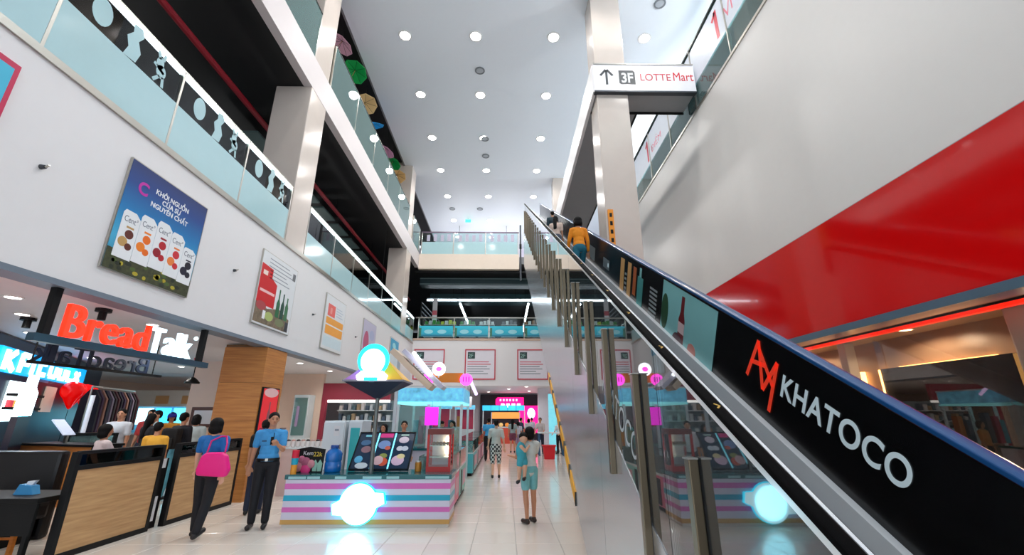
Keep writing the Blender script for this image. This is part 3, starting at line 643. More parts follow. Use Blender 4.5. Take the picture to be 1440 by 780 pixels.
for i in range(48):
    a = 2*PI*i/48; r = .29; x, y = r*math.cos(a), r*math.sin(a)
    if abs(y) < .09: x = (.40 if x > 0 else -.40); y = max(-.085, min(.085, y*1.0))
    pts.append((x, y))
em.prism(pts, 0, .03, M); sg = em.build('emblem_light', mat('emblem_glow', (206, 246, 255), emit=1.7, noise=0), kc)
em = MB().prism([(x*1.05, y*1.05) for x, y in pts], -.03, .0, M); em.build('emblem_case', NEONC, kc)
lp = bpy.data.lights.new('emblem_lamp', 'AREA'); lp.shape = 'DISK'; lp.size = .5; lp.energy = 6; lp.color = (.3, .85, 1)
lo = bpy.data.objects.new('emblem_lamp', lp); C.objects.link(lo); lo.parent = kc; lo.location = Vector((-2.3, KY-.1, .345))-OFF[kc.name]; lo.rotation_euler = (R(90), 0, 0)
# black product stand
t = thing('product_display', 'black board with ice cream scoops and price beside the blue bottle', 'display', (-3.28, 7.85, .76))
MB().prism([(-.24, 0), (.22, 0), (.24, .36), (-.02, .4), (-.24, .36)], -.02, .0, FF(-3.28, .76, 7.85)).build('board', BLACKM, t)
M = FF(-3.28, .76, 7.848)
for (x, y, r, c) in ((-.17, .09, .08, (214, 140, 150)), (-.06, .16, .08, (180, 92, 120)), (-.05, .06, .09, (230, 60, 130)), (.03, .13, .07, (224, 140, 100)), (-.13, .2, .06, (200, 110, 140))):
    MB().ell(M @ Vector((x, y, .01)), (r, .025, r)).build('scoop', mat('scoop%d' % c[1], c, .5), t, True)
for x in (.1, .18): MB().prism([(x-.035, .02), (x+.03, .02), (x+.04, .14), (x, .2), (x-.04, .14)], .001, .008, M).build('cone_print', mat('cone_green', (150, 200, 180), .5), t)
text('Kem', .09, M @ Matrix.Translation((-.12, .27, .002)), mat('print_white'), t, 'lettering', .001); text('22k', .1, M @ Matrix.Translation((.05, .25, .002)), mat('print_yellow', (230, 200, 60), .4), t, 'lettering', .001)
# orange topped drink cup and small items on the left end
t = thing('drink_cup', 'tall cup with red lid, teal and orange bands at the counter end', 'cup', (-3.5+.06, 7.66, .76))
for a, b, r, m in ((.76, .9, .045, mat('cup_orange', (240, 160, 50), .4)), (.9, 1.0, .05, TEAL), (1.0, 1.12, .052, mat('cup_red', (214, 30, 60), .4))): MB().cyl((-3.44, 7.66, a), (-3.44, 7.66, b), r, r+.003, 16).build('band', m, t)
# water bottle
t = thing('water_bottle', 'large blue plastic water bottle standing on the striped counter', 'bottle', (-2.92, 7.95, .76))
MB().lathe([(.125, 0), (.135, .02), (.135, .14), (.128, .15), (.128, .17), (.135, .18), (.135, .28), (.11, .33), (.06, .36), (.06, .4), (.055, .41)], 24, Matrix.Translation((-2.92, 7.95, .76))).build('body', mat('bottle_blue', (10, 110, 196), .18, coat=.4), t, True)
MB().lathe([(.066, .37), (.066, .415), (.06, .42)], 20, Matrix.Translation((-2.92, 7.95, .76))).build('cap', mat('cap_blue', (6, 70, 150), .35), t)
# menu board
t = thing('menu_board', 'tilted three column menu board with pictures of desserts', 'menu board', (-2.16, 8.0, .76))
mw = 1.02; mh = .77; tilt = Vector((0, .5, .58)).normalized()
M = frame((-2.67, 7.98, .785), (1, 0, 0), tilt)
rect(M, 0, mw, 0, mh, -.03, 0).build('panel', mat('menu_navy', (22, 48, 76), .3), t)
for a, b, c, d in ((0, mw, mh-.025, mh), (0, .02, 0, mh), (mw-.02, mw, 0, mh), (0, mw, 0, .015)): rect(M, a, b, c, d, 0, .012).build('frame_bar', BLACKM, t)
for x in (.36, .66): rect(M, x-.012, x+.012, 0, mh-.02, 0, .006).build('divider_light', mat('menu_strip', (120, 220, 240), emit=1.2), t)
rect(M, .39, .62, mh-.12, mh-.03, 0, .004).build('heading_print', mat('menu_pink', (230, 40, 140), .4), t); rect(M, .12, .28, mh-.1, mh-.06, 0, .003).build('heading_print', mat('menu_cyan', (120, 200, 214), .4), t); rect(M, .76, .9, mh-.08, mh-.05, 0, .003).build('heading_print', mat('menu_pale', (180, 210, 200), .4), t)
for (x, y, rx, ry, c) in ((.5, .5, .11, .09, (130, 160, 214)), (.57, .43, .05, .04, (226, 110, 90)), (.46, .18, .09, .09, (230, 190, 196)), (.55, .15, .08, .08, (224, 90, 60)), (.53, .27, .07, .05, (150, 160, 80)), (.83, .6, .09, .07, (222, 206, 220)), (.79, .42, .06, .05, (216, 220, 230)), (.88, .42, .06, .05, (206, 214, 226)), (.8, .18, .11, .1, (224, 190, 214)), (.84, .26, .07, .05, (230, 214, 160)), (.78, .17, .05, .05, (190, 60, 160)), (.2, .4, .09, .07, (150, 110, 120)), (.12, .2, .07, .07, (90, 180, 220)), (.2, .08, .11, .06, (214, 226, 230)), (.16, .54, .09, .06, (70, 110, 150))):
    disc(M, x, y, rx, ry, 0, .004+.001*random.random(), 14).build('dish_print', mat('dish%d_%d_%d' % c, c, .4), t)
MB().bar(M @ Vector((.2, .6, -.03)), (-2.47, 8.27, .77), .02).build('prop', STEEL, t); MB().bar(M @ Vector((.82, .6, -.03)), (-1.85, 8.27, .77), .02).build('prop', STEEL, t)
# red warmer cabinet
t = thing('food_warmer', 'red framed glass food warmer cabinet on the kiosk corner', 'cabinet', (-1.13, 8.1, .76))
rm = mat('warmer_red', (186, 22, 20), .3); x0, x1, y0, y1, z0, z1 = -1.34, -.93, 7.9, 8.27, .76, 1.44
for a, b in ((x0, x0+.04), (x1-.04, x1)):
    for c, d in ((y0, y0+.035), (y1-.035, y1)): B(a, b, c, d, z0+.08, z1-.09).build('corner_post', rm, t)
B(x0, x1, y0, y1, z0, z0+.08).build('base', rm, t); B(x0, x1, y0, y1, z1-.09, z1).build('top', mat('warmer_dark', (110, 30, 20), .4), t)
B(x0+.04, x1-.04, y0+.01, y0+.016, z0+.08, z1-.09).build('front_glass', GLASS, t); B(x1-.016, x1-.01, y0+.035, y1-.035, z0+.08, z1-.09).build('side_glass', GLASS, t)
B(x0+.04, x1-.04, y1-.02, y1-.01, z0+.08, z1-.09).build('back_panel', mat('warmer_back', (214, 206, 220), .3), t)
for z in (.98, 1.16): B(x0+.04, x1-.04, y0+.05, y1-.04, z, z+.01).build('rack', STEEL, t)
for i in range(5): MB().ell((x0+.09+.06*i, y0+.17, 1.2), (.035, .05, .03)).build('snack', mat('snack_brown', (150, 110, 70), .6), t, True)
MB().cyl((x1-.1, y1-.06, 1.02), (x1-.1, y1-.06, 1.3), .025, n=10).build('heat_lamp', mat('heat_lamp', (255, 226, 180), emit=14, noise=0), t)
# tip jar
t = thing('gold_tin', 'small golden tin beside the red warmer cabinet', 'tin', (-1.5, 8.0, .76)); MB().lathe([(.05, 0), (.055, .01), (.055, .13), (.045, .15)], 16, Matrix.Translation((-1.48, 7.95, .76))).build('can', mat('tin_gold', (180, 120, 40), .35, metal=.4), t); MB().lathe([(.05, .15), (.05, .165)], 16, Matrix.Translation((-1.48, 7.95, .76))).build('lid', STEEL, t)
# pole, funnel canopy and tent roof
t = thing('kiosk_canopy', 'navy funnel canopy on a grey pole under a purple and yellow tent roof', 'canopy', (-2.24, 7.85, .76))
px, py = -2.24, 7.85
MB().cyl((px, py, .76), (px, py, 2.22), .036, n=14).build('pole', mat('pole_grey', (112, 118, 116), .35, metal=.6), t)
hw = .5; v = [(px-hw, py-hw*.7, 2.21), (px+hw, py-hw*.7, 2.21), (px+hw, py+hw*.7, 2.21), (px-hw, py+hw*.7, 2.21), (px, py, 1.92)]
MB().add(v, [(0, 1, 4), (1, 2, 4), (2, 3, 4), (3, 0, 4), (3, 2, 1, 0)]).build('funnel', DBLUE, t)
B(px-hw-.02, px+hw+.02, py-hw*.7-.02, py+hw*.7+.02, 2.21, 2.24).build('rim', mat('rim_grey', (130, 128, 140), .4), t)
ap = (px, py, 2.72); q = [(px-hw, py-hw*.7, 2.24), (px, py-hw*.7, 2.24), (px+hw, py-hw*.7, 2.24), (px+hw, py+hw*.7, 2.24), (px-hw, py+hw*.7, 2.24)]
for a, b, m in ((0, 1, mat('tent_purple', (176, 120, 196), .5)), (1, 2, mat('tent_yellow', (222, 168, 20), .5)), (2, 3, mat('tent_yellow')), (3, 4, mat('tent_purple')), (4, 0, mat('tent_purple'))):
    dn = Vector((0, 0, -.012)); A, B_, P = Vector(q[a]), Vector(q[b]), Vector(ap)
    MB().add([A, B_, P, A+dn, B_+dn, P+dn], [(0, 1, 2), (5, 4, 3), (0, 3, 4, 1), (1, 4, 5, 2), (2, 5, 3, 0)]).build('roof_panel', m, t)
# glowing round sign in front of the tent roof
t = thing('round_light_sign', 'glowing white round sign with cyan rim over the canopy', 'sign', (-2.26, 7.44, 2.24))
M = FF(-2.26, 2.53, 7.44) @ Matrix.Diagonal((.88, .88, 1, 1))
B(-2.3, -2.22, 7.44, 7.482, 2.2, 2.26).build('bracket', mat('rim_grey'), t)
disc(M, 0, .04, .30, .31, -.05, 0, 36).build('rim_light', NEONC, t); disc(M, 0, .01, .23, .24, 0, .015, 32).build('face_light', NEONW, t)
MB().prism([(-.27, -.34), (.27, -.34), (.3, -.26), (.2, -.17), (-.2, -.17), (-.3, -.26)], -.04, .008, M).build('base_light', NEONW, t); rect(M, -.14, .12, -.35, -.29, .008, .014).build('base_trim', NEONC, t)
# slanting roof board with light tube
t = thing('roof_board', 'cream slanting roof board with a white light tube behind the canopy', 'roof board', (-1.9, 9.4, 2.2))
for x_, m, nm, wd in ((0, mat('board_cream', (214, 188, 160), .4), 'board', .2), (.24, mat('board_lilac', (196, 190, 206), .4), 'board', .14)):
    MB().bar((-2.36+x_, 9.2, 2.95), (-1.52+x_, 9.2, 2.2), .5, wd*.6, up=(0.66, 0, .74)).build(nm, m, t)
MB().cyl((-1.9, 8.9, 2.9), (-1.5, 8.9, 2.44), .035, n=10).build('light_tube', mat('tube_white', (240, 248, 255), emit=5, noise=0), t)
MB().bar((-2.3, 9.4, 0), (-2.3, 9.4, 2.85), .06).build('post', mat('frame_white', (214, 226, 230), .4), t)
# white freezers behind the counter
FW = mat('freezer_white', (214, 224, 230), .3)
for (x0, x1, y0, z1, lab, dm) in ((-3.78, -3.34, 9.5, 1.56, 'tall white upright freezer behind the blue bottle', FW), (-3.3, -3.0, 9.6, 1.57, 'narrow cooler with a teal glass door next to the white freezer', mat('teal_door', (70, 186, 190), .15))):
    t = thing('freezer', lab, 'freezer', ((x0+x1)/2, y0+.3, 0)); MB().rbox(x0, x1, y0+.04, y0+.62, .04, z1, .02).build('body', FW, t)
    MB().rbox(x0+.01, x1-.01, y0, y0+.035, .1, z1-.03, .01).build('door', dm, t) if dm is FW else None
    if dm is not FW:
        d = MB().rbox(x0+.01, x1-.01, y0, y0+.035, .1, z1-.03, .01).build('door', FW, t); B(x0+.06, x1-.05, y0-.004, y0, .2, z1-.15).build('door_glass', dm, d)
    MB().box(x1-.06, x1-.04, y0-.03, y0, .7, 1.1).build('handle', STEEL, t)
    for fx in (x0+.05, x1-.05): MB().cyl((fx, y0+.3, 0), (fx, y0+.3, .05), .025, n=8).build('foot', BLACKM, t)
t = thing('notice_sheet', 'small white notice taped to the tall freezer', 'notice', (-3.47, 9.49, 1.28)); B(-3.55, -3.43, 9.492, 9.498, 1.26, 1.46).build('paper', mat('print_paper'), t); B(-3.53, -3.45, 9.489, 9.492, 1.36, 1.4).build('print_line', mat('print_line'), t)

# ------------------------------------------------------------------ second kiosk: lit glass stall behind the first
WF = mat('frame_white'); HEADL = mat('header_light', (90, 170, 206), emit=.75, noise=.7, scale=7)
st = thing('glass_stall', 'white framed glass stall with lit blue header and orange top panel', 'stall', (-1.9, 11.5, 0))
for x in (-2.72, -1.95, -1.12):
    for y in (11.45, 13.4): MB().box(x-.03, x+.03, y-.03, y+.03, 0, 2.34).build('post', WF, st)
B(-2.75, -1.09, 11.4, 11.5, 2.0, 2.34).build('header', HEADL, st); B(-1.14, -1.08, 11.5, 13.4, 2.0, 2.34).build('header', HEADL, st)
B(-2.75, -1.09, 11.38, 13.45, 1.94, 2.0).build('header_edge', mat('edge_cyan', (130, 220, 226), emit=1.0), st)
B(-2.75, -1.09, 11.4, 13.45, 2.34, 2.38).build('roof', WF, st)
B(-2.1, -1.12, 11.42, 11.46, 2.48, 2.72).build('orange_panel', mat('orange_panel', (224, 130, 10), .4), st); B(-1.7, -1.66, 11.43, 11.45, 2.38, 2.5).build('panel_bracket', STEEL, st)
B(-2.75, -1.09, 11.4, 12.1, 0, .85).build('counter', LILAC, st); B(-2.78, -1.06, 11.37, 12.13, .85, .9).build('counter_top', DTEAL, st)
B(-2.7, -2.0, 11.44, 11.45, .9, 1.9).build('glass', GLASST, st); B(-1.9, -1.15, 11.44, 11.45, .9, 1.4).build('glass', GLASST, st)
for i, (x, c) in enumerate(((-2.6, (60, 150, 170)), (-2.45, (180, 50, 80)), (-2.2, (40, 70, 90)), (-1.6, (70, 90, 110)), (-1.35, (190, 110, 50)))):
    B(x-.07, x+.07, 13.2, 13.38, .9, 1.55+.1*(i % 3)).build('stock_panel', mat('stock%d' % i, c, .5), st)
t = thing('hanging_poster', 'bright magenta hanging poster inside the glass stall', 'poster', (-1.85, 11.38, 1.45)); B(-2.02, -1.69, 11.36, 11.37, 1.44, 1.87).build('sheet', mat('magenta_sheet', (240, 40, 220), emit=1.1, noise=0), t); MB().cyl((-1.85, 11.37, 1.87), (-1.85, 11.37, 2.0), .004, n=5).build('cord', BLACKM, t)
t = thing('round_light_sign', 'round white lit sign with pink mark above the orange panel', 'sign', (-1.72, 11.42, 2.72)); M = FF(-1.74, 2.82, 11.4); disc(M, 0, 0, .17, .17, -.03, 0, 28).build('disc_light', NEONW, t); disc(M, 0, 0, .08, .06, 0, .005, 18).build('mark', NEONP, t); MB().cyl((-1.74, 11.42, 2.6), (-1.74, 11.42, 2.72), .02, n=8).build('stem', WF, t)
for x, l in ((-2.02, 'left of the orange panel'), (-1.02, 'at the right end of the orange panel')):
    t = thing('neon_sign', f'round pink neon sign {l}', 'sign', (x, 11.38, 2.38)); M = FF(x, 2.55, 11.37); disc(M, 0, 0, .16, .15, -.03, 0, 24).build('disc_light', NEONP, t)
    a = MB()
    for k in (-.07, 0, .07): stroke(M, (k, -.06), (k, .07), .025, 0, .004, a)
    a.build('mark', mat('neon_deep', (150, 10, 150), emit=.8), t); MB().box(x-.02, x+.02, 11.38, 11.4, 2.3, 2.45).build('bracket', WF, t)
t = thing('light_bar', 'slanting lilac light bar beside the pink neon sign', 'light', (-.9, 11.6, 2.2)); MB().bar((-.98, 11.5, 2.66), (-.78, 11.9, 2.2), .06).build('tube', mat('bar_lilac', (214, 190, 240), emit=1.8), t); MB().bar((-1.1, 11.5, 2.4), (-.98, 11.5, 2.64), .02).build('bracket', WF, t)
# low glass display counters in a row along the walkway
for i, (y0, y1, c) in enumerate(((8.35, 9.7, (226, 90, 130)), (9.8, 11.2, (120, 200, 190)), (13.6, 15.4, (90, 190, 200)), (15.6, 17.6, (206, 206, 214)), (17.8, 20.0, (210, 120, 170)), (20.2, 22.6, (130, 180, 200)))):
    lab = ('pink sided display counter joined behind the striped counter', 'pale teal display counter before the glass stall', 'teal display counter just past the glass stall', 'white display counter midway along the walkway', 'rose display counter far along the walkway', 'pale blue display counter at the far end of the walkway')[i]
    t = thing('display_counter', lab, 'counter', (-1.2, (y0+y1)/2, 0)); X0, X1 = -1.55, -.95
    B(X0, X1, y0, y1, .08, .6).build('body', mat('dcounter%d' % i, c, .35), t); B(X0+.03, X1-.03, y0+.03, y1-.03, 0, .08).build('plinth', BLACKM, t)
    MB().box(X1, X1+.006, y0+.3, y0+.5, .1, .55).build('dark_panel', BLACKM, t); MB().box(X1, X1+.006, y0+.7, y1-.1, .2, .5).build('print_panel', mat('pale_pink_panel', (226, 170, 190), .4), t)
    B(X0, X1, y0, y1, .6, .64).build('shelf', WF, t)
    for a, b in ((X0, X0+.01), (X1-.01, X1)): B(a, b, y0, y1, .64, .95).build('glass', GLASST, t)
    B(X0, X1, y0, y0+.01, .64, .95).build('glass', GLASST, t); B(X0, X1, y0, y1, .95, .965).build('top_glass', GLASST, t)
    k = 0
    for q in range(int((y1-y0)/.22)):
        for xx in (X0+.15, X1-.15):
            col = [(236, 90, 120), (240, 190, 80), (120, 200, 220), (230, 230, 236), (150, 90, 180)][(q*2+(xx > -1.2)+i) % 5]
            yv = y0+.14+q*.22; MB().lathe([(.07, 0), (.08, .03), (.07, .1), (.03, .15), (.01, .16)], 10, Matrix.Translation((xx, yv, .64))).build('product', mat('prod%d' % col[0], col, .5), t)
# stacked bowls on a shelf left of the kiosk
t = thing('shelf_unit', 'low pale shelf of stacked white bowls behind the striped counter', 'shelf', (-4.4, 10.6, 0))
B(-5.0, -3.9, 10.4, 10.9, 0, .95).build('body', mat('shelf_pink', (214, 190, 186), .5), t); B(-5.02, -3.88, 10.38, 10.92, .95, .98).build('top', WF, t)
for i in range(10): t = thing('bowl_stack', 'stack of white bowls on the low pale shelf', 'bowls', (-4.94+.11*i, 10.55, .98), 0, 'stacks of bowls on the pale shelf'); MB().lathe([(.03, 0), (.05, .02), (.052, .12), (.04, .13)], 12, Matrix.Translation((-4.94+.11*i, 10.55, .98))).build('bowls', mat('bowl_white', (226, 222, 220), .3), t); MB().lathe([(.045, .13), (.045, .15), (.02, .17)], 12, Matrix.Translation((-4.94+.11*i, 10.55, .98))).build('top_bowl', mat('bowl_dark%d' % (i % 2), ((60, 50, 54), (190, 150, 140))[i % 2], .4), t)

# maroon fronted shop and cream walls behind the kiosk
t = thing('shop_front', 'maroon shop front with glass cooler shelves behind the kiosk', 'shop front', (-5.9, 17.1, 0))
MAR = mat('maroon_panel', (150, 44, 66), .4)
B(-6.95, -4.4, 17, 17.15, 2.24, 2.85).build('header', MAR, t); B(-6.95, -6.8, 17, 17.2, 0, 2.24).build('side_post', MAR, t); B(-6.7, -4.4, 18.2, 18.3, 0, 2.24).build('back_panel', mat('shop_shelf_back', (120, 140, 146), .5), t)
B(-6.75, -4.4, 17.05, 17.12, 2.15, 2.24).build('light_strip', mat('strip_white', (240, 240, 236), emit=2.5), t)
for z in (.5, 1.0, 1.45, 1.85):
    B(-6.6, -4.5, 17.7, 18.2, z, z+.03).build('shelf', WF, t)
    for i in range(12): B(-6.55+.17*i, -6.43+.17*i, 17.8, 18.0, z+.03, z+.2+.1*((i*7+int(z*10)) % 3)/2).build('goods', mat('goods%d' % ((i+int(z*10)) % 5), [(190, 200, 206), (90, 120, 130), (170, 150, 120), (220, 220, 220), (70, 90, 110)][(i+int(z*10)) % 5], .5), t)
struct('wall_cream', B(-9.5, -6.96, 17, 17.15, 0, Z1+.03), mat('cream_pink_wall', (232, 204, 184), .5), 'cream pink wall left of the maroon shop front', 'wall')
for i, (y, z0, z1) in enumerate(((17, .9, 2.4),)):
    t = thing('white_cabinet', 'white glass fronted cabinet against the cream wall', 'cabinet', (-7.3, 16.6, 0)); B(-7.75, -7.2, 16.5, 16.99, 0, .9).build('base', WF, t); B(-7.75, -7.2, 16.5, 16.99, .9, 2.4).build('case', mat('case_pale', (206, 220, 226), .2), t); B(-7.7, -7.25, 16.48, 16.5, 1.0, 2.3).build('door_glass', GLASST, t); B(-7.6, -7.5, 16.46, 16.48, 1.3, 2.0).build('figure_print', mat('figure_lilac', (170, 150, 190), .5), t)

# ------------------------------------------------------------------ bakery side: wood column, partitions, signs, counters
t = thing('wood_column', 'oak clad square column at the front of the bakery', 'column', (-5.78, 10.1, 0))
for z0, z1 in ((0, .75), (.755, 1.55), (1.555, 2.35), (2.355, Z1-.06)):
    B(-6.24, -5.3, 9.68, 10.58, z0, z1).build('panel', WOODO, t)
B(-6.23, -5.31, 9.69, 10.57, Z1-.06, Z1+.0).build('top_joint', mat('joint_brown', (110, 76, 44), .6), t)
t = thing('column_poster', 'red framed poster with a bottle on the oak column', 'poster', (-5.29, 10.0, 1.2))
B(-5.3, -5.26, 9.72, 10.42, 1.2, 2.26).build('frame', BLACKM, t); M = FL(9.72, 1.2, -5.26)
rect(M, .03, .67, .03, 1.03, 0, .003).build('print', mat('poster_red', (232, 34, 44), .35, emit=.2), t); disc(M, .35, .95, .3, .1, .003, .004).build('cloud_print', mat('print_pinkish'), t)
MB().prism([(.3, .2), (.42, .2), (.42, .5), (.38, .6), (.38, .75), (.34, .75), (.34, .6), (.3, .5)], .003, .006, M).build('bottle_print', mat('print_grey_red', (150, 90, 96), .4), t)
def partition(y0, y1, label, glassm):
    t = thing('partition', label, 'partition', (-5.43, (y0+y1)/2, 0)); X0, X1 = -5.47, -5.39
    B(X0+.01, X1-.01, y0+.05, y1-.05, .07, 1.0).build('wood_panel', WOODL, t)
    for a, b in ((y0, y0+.06), (y1-.06, y1)): B(X0, X1, a, b, 0, 1.22).build('post', BLACKM, t)
    for a, b in ((0, .07), (1.0, 1.05), (1.185, 1.225)): B(X0, X1, y0+.06, y1-.06, a, b).build('rail', BLACKM, t)
    B(X0+.035, X0+.045, y0+.06, y1-.06, 1.05, 1.185).build('glass_panel', GLASS, t); return t
partition(5.93, 7.42, 'long oak partition with black frame and glass strip', GLASS)
partition(7.72, 9.5, 'oak partition with black frame next to the oak column', GLASS)
t = thing('power_post', 'black post with white sticker between the two oak partitions', 'post', (-5.6, 7.57, 0)); B(-5.72, -5.5, 7.45, 7.69, 0, 1.0).build('body', BLACKM, t); B(-5.5, -5.494, 7.5, 7.64, .86, 1.0).build('sticker', mat('print_paper'), t); B(-5.5, -5.494, 7.5, 7.62, .1, .45).build('sticker', mat('print_paper'), t)
# bakery sign with lit letters
t = thing('bakery_sign', 'hanging bakery sign with red and white lit letters on a black frame', 'sign', (-5.4, 6.4, 2.5))
for y in (5.05, 7.72): B(-5.44, -5.36, y-.04, y+.04, 2.52, Z1-.04).build('post', BLACKM, t)
B(-5.45, -5.35, 4.93, 7.92, 2.47, 2.56).build('bar', mat('bar_steel_blue', (30, 66, 84), .35), t)
nr = mat('neon_red', (255, 34, 14), emit=3.0, noise=0); nw = mat('neon_letter_white', (206, 240, 255), emit=1.7, noise=0)
WID = {'B': .62, 'r': .4, 'e': .52, 'a': .5, 'd': .54, 'T': .56, 'l': .24, 'k': .5}
tot = sum(WID[c] for c in 'BreadTalk'); y = 5.22; sc = (7.47-5.22)/tot
for i, c in enumerate('BreadTalk'):
    f = text(c, .5, FL(y, 2.57, -5.37), nr if i < 5 else nw, t, 'letter', .03, bold=.002); f['fit'] = (WID[c]*sc*(.84 if c != 'l' else .5), {'B': .40, 'T': .38, 'd': .38, 'l': .38, 'k': .38}.get(c, .27)); y += WID[c]*sc
MB().ell((-5.37, 7.5, 2.93), .035).build('dot', nw, t, True)
# second sign facing away into the shop
t = thing('bakery_sign', 'dark back of a second bakery sign hanging deeper in the shop', 'sign', (-8, 8.7, 2.5))
B(-8.03, -7.97, 7.4, 10.3, 2.5, 2.55).build('bar', BLACKM, t)
for y in (7.3+.15, 10.05): MB().cyl((-8, y, 2.55), (-8, y, Z1+.03), .012, n=6).build('rod', BLACKM, t)
M = frame((-8.0, 9.95, 2.55), (0, -1, 0), (0, 0, 1)); lm = mat('letter_back', (16, 34, 60), .5)
y = 9.9; sc2 = (9.9-7.4)/tot
for i, c in enumerate('BreadTalk'):
    # mirrored when seen from the walkway: the letters face the other way
    f = text(c, .45, frame((-8.02, y, 2.55), (0, -1, 0), (0, 0, 1)), lm, t, 'letter', .02, bold=.0); f['fit'] = (WID[c]*sc2*.86, .33 if c in 'BTdlk' else .23); y -= WID[c]*sc2
# cyan lit shop sign and dark shop front on a slanted line
UO = Vector((-9.65, 8.4, 0)); UD = Vector((-.506, .862, 0))
def PF(u, h, off=0): return frame(UO+UD*u+Vector((.862, .506, 0))*off+Vector((0, 0, h)), UD, (0, 0, 1))
NAVY = mat('navy_shop', (10, 20, 44), .35)
t = thing('drink_shop_front', 'dark navy drink shop front with lit shelves', 'shop front', tuple(UO+UD*3))
rect(PF(-1, 0, -.06), 0, 8.6, 0, 3.17, -.08, 0).build('wall_panel', NAVY, t)
rect(PF(.95, 1.55, -.05), 0, 1.35, 0, .8, 0, .02).build('shelf_light', mat('shelf_light', (214, 240, 246), emit=2.4, noise=.2, scale=8), t)
for h in (1.78, 2.05): rect(PF(.95, h, -.03), 0, 1.35, 0, .05, 0, .2).build('shelf', BLACKM, t)
for i, (c) in enumerate(((206, 60, 70), (236, 190, 90), (240, 210, 120), (240, 200, 100), (120, 210, 220), (90, 200, 214))):
    rect(PF(1.02+.2*i, 1.83 if i < 4 else 1.58, -.02), 0, .17, 0, .14, 0, .06).build('pack', mat('pack%d' % i, c, .4, emit=.6), t)
rect(PF(2.3, 2.42, -.05), 0, .7, 0, .16, 0, .02).build('grey_panel', mat('panel_lilac', (150, 160, 200), .4), t)
rect(PF(3.0, 1.75, -.05), 0, .75, 0, .6, 0, .02).build('beige_panel', mat('panel_beige', (214, 186, 170), .4, emit=.3), t)
t = thing('lit_shop_sign', 'cyan lit shop sign with glowing white characters over the drink shop', 'sign', tuple(UO+UD*2.8+Vector((0, 0, 2.5))))
rect(PF(.0, 2.48, 0), 0, 5.6, 0, .47, -.05, 0).build('sign_box', mat('sign_cyan', (0, 150, 214), emit=1.3, noise=0), t)
def glyph(M, segs, m):
    a = MB()
    for p, q in segs: stroke(M, p, q, .11, .005, .04, a)
    return a.build('character', m, t)
G = [[((0, 0), (0, .4)), ((0, .18), (.3, .4)), ((.05, .2), (.32, 0))], [((0, 0), (0, .4)), ((0, .38), (.3, .38)), ((.28, .38), (.28, .2)), ((0, .2), (.3, .2))], [((0, 0), (0, .3))], [((.3, .3), (.05, .3)), ((.02, .32), (.02, .03)), ((.02, .05), (.32, .05))],
     [((0, .3), (0, .05)), ((0, .05), (.3, .05)), ((.3, .05), (.3, .3))], [((0, .3), (0, .05)), ((0, .05), (.3, .05)), ((.3, .05), (.3, .3))], [((0, .3), (0, .05)), ((0, .05), (.3, .05))], [((0, .3), (.3, .05)), ((.3, .3), (0, .05))]]
u = .25
for i, g in enumerate(G):
    glyph(PF(u, 2.52, .0) @ Matrix.Diagonal((1.3, .95, 1, 1)), g, nw); u += (.72, .66, .36, .72, .66, .62, .6, .6)[i]
# glowing bottle display and pink screen
t = thing('bottle_display', 'glowing white bottle shaped display at the drink shop corner', 'display', (-8.9, 7.6, 0))
M = PF(.25, 1.66, .35); MB().prism([(0, 0), (.62, 0), (.62, .45), (.44, .55), (.42, .78), (.2, .78), (.18, .55), (0, .45)], 0, .1, M).build('bottle_light', mat('bottle_light', (226, 248, 255), emit=3.2, noise=0), t)
MB().prism([(0, 0), (.6, 0), (.6, 1.64), (0, 1.64)], 0, .1, PF(.25, .0, .35)).build('stand', NAVY, t)
t = thing('promo_screen', 'bright pink and white promotion screen by the booth seats', 'screen', (-8.2, 7.4, 0)); M = FF(-9.0, 1.2, 7.45)
MB().prism([(-.4, 0), (.86, 0), (.74, .45), (.5, .56), (-.4, .56)], 0, .04, M).build('screen_light', mat('screen_pinkwhite', (255, 232, 240), emit=2.6, noise=.1), t); disc(M, .05, .35, .3, .16, .04, .045).build('picture', mat('screen_pink', (250, 70, 170), emit=1.6), t); disc(M, .55, .4, .16, .2, .04, .046).build('picture', mat('screen_orange', (250, 120, 60), emit=1.4), t)
rect(M, -.3, .7, -1.2, 0, .0, .04).build('stand', NAVY, t)
# red balloons tied in a pair of hearts
for i, (dx, lab) in enumerate(((0, 'glossy red heart balloon tied at the dark shop, with its twin'), (1.05, 'glossy red heart balloon tied at the dark shop, with its twin'))):
    o = UO+UD*(4.05+dx*1.15)+Vector((.2, .1, 2.15)); t = thing('heart_balloon', lab, 'balloon', tuple(o), 0, 'red heart balloons')
    a = MB(); Mr = Matrix.Rotation(R(-58), 3, 'Z')
    for sx in (-1, 1): a.ell(o+Mr @ Vector((sx*.16, 0, .14)), .24)
    a.cap(o+Mr @ Vector((-.2, 0, .08)), .2, o+Vector((0, 0, -.3)), .04); a.cap(o+Mr @ Vector((.2, 0, .08)), .2, o+Vector((0, 0, -.3)), .04)
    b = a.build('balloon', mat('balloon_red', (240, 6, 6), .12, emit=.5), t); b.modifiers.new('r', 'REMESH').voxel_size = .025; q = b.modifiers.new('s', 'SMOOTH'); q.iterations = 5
    MB().cyl(o+Vector((0, 0, -.35)), (o.x, o.y, 0), .006, n=5).build('string', BLACKM, t)
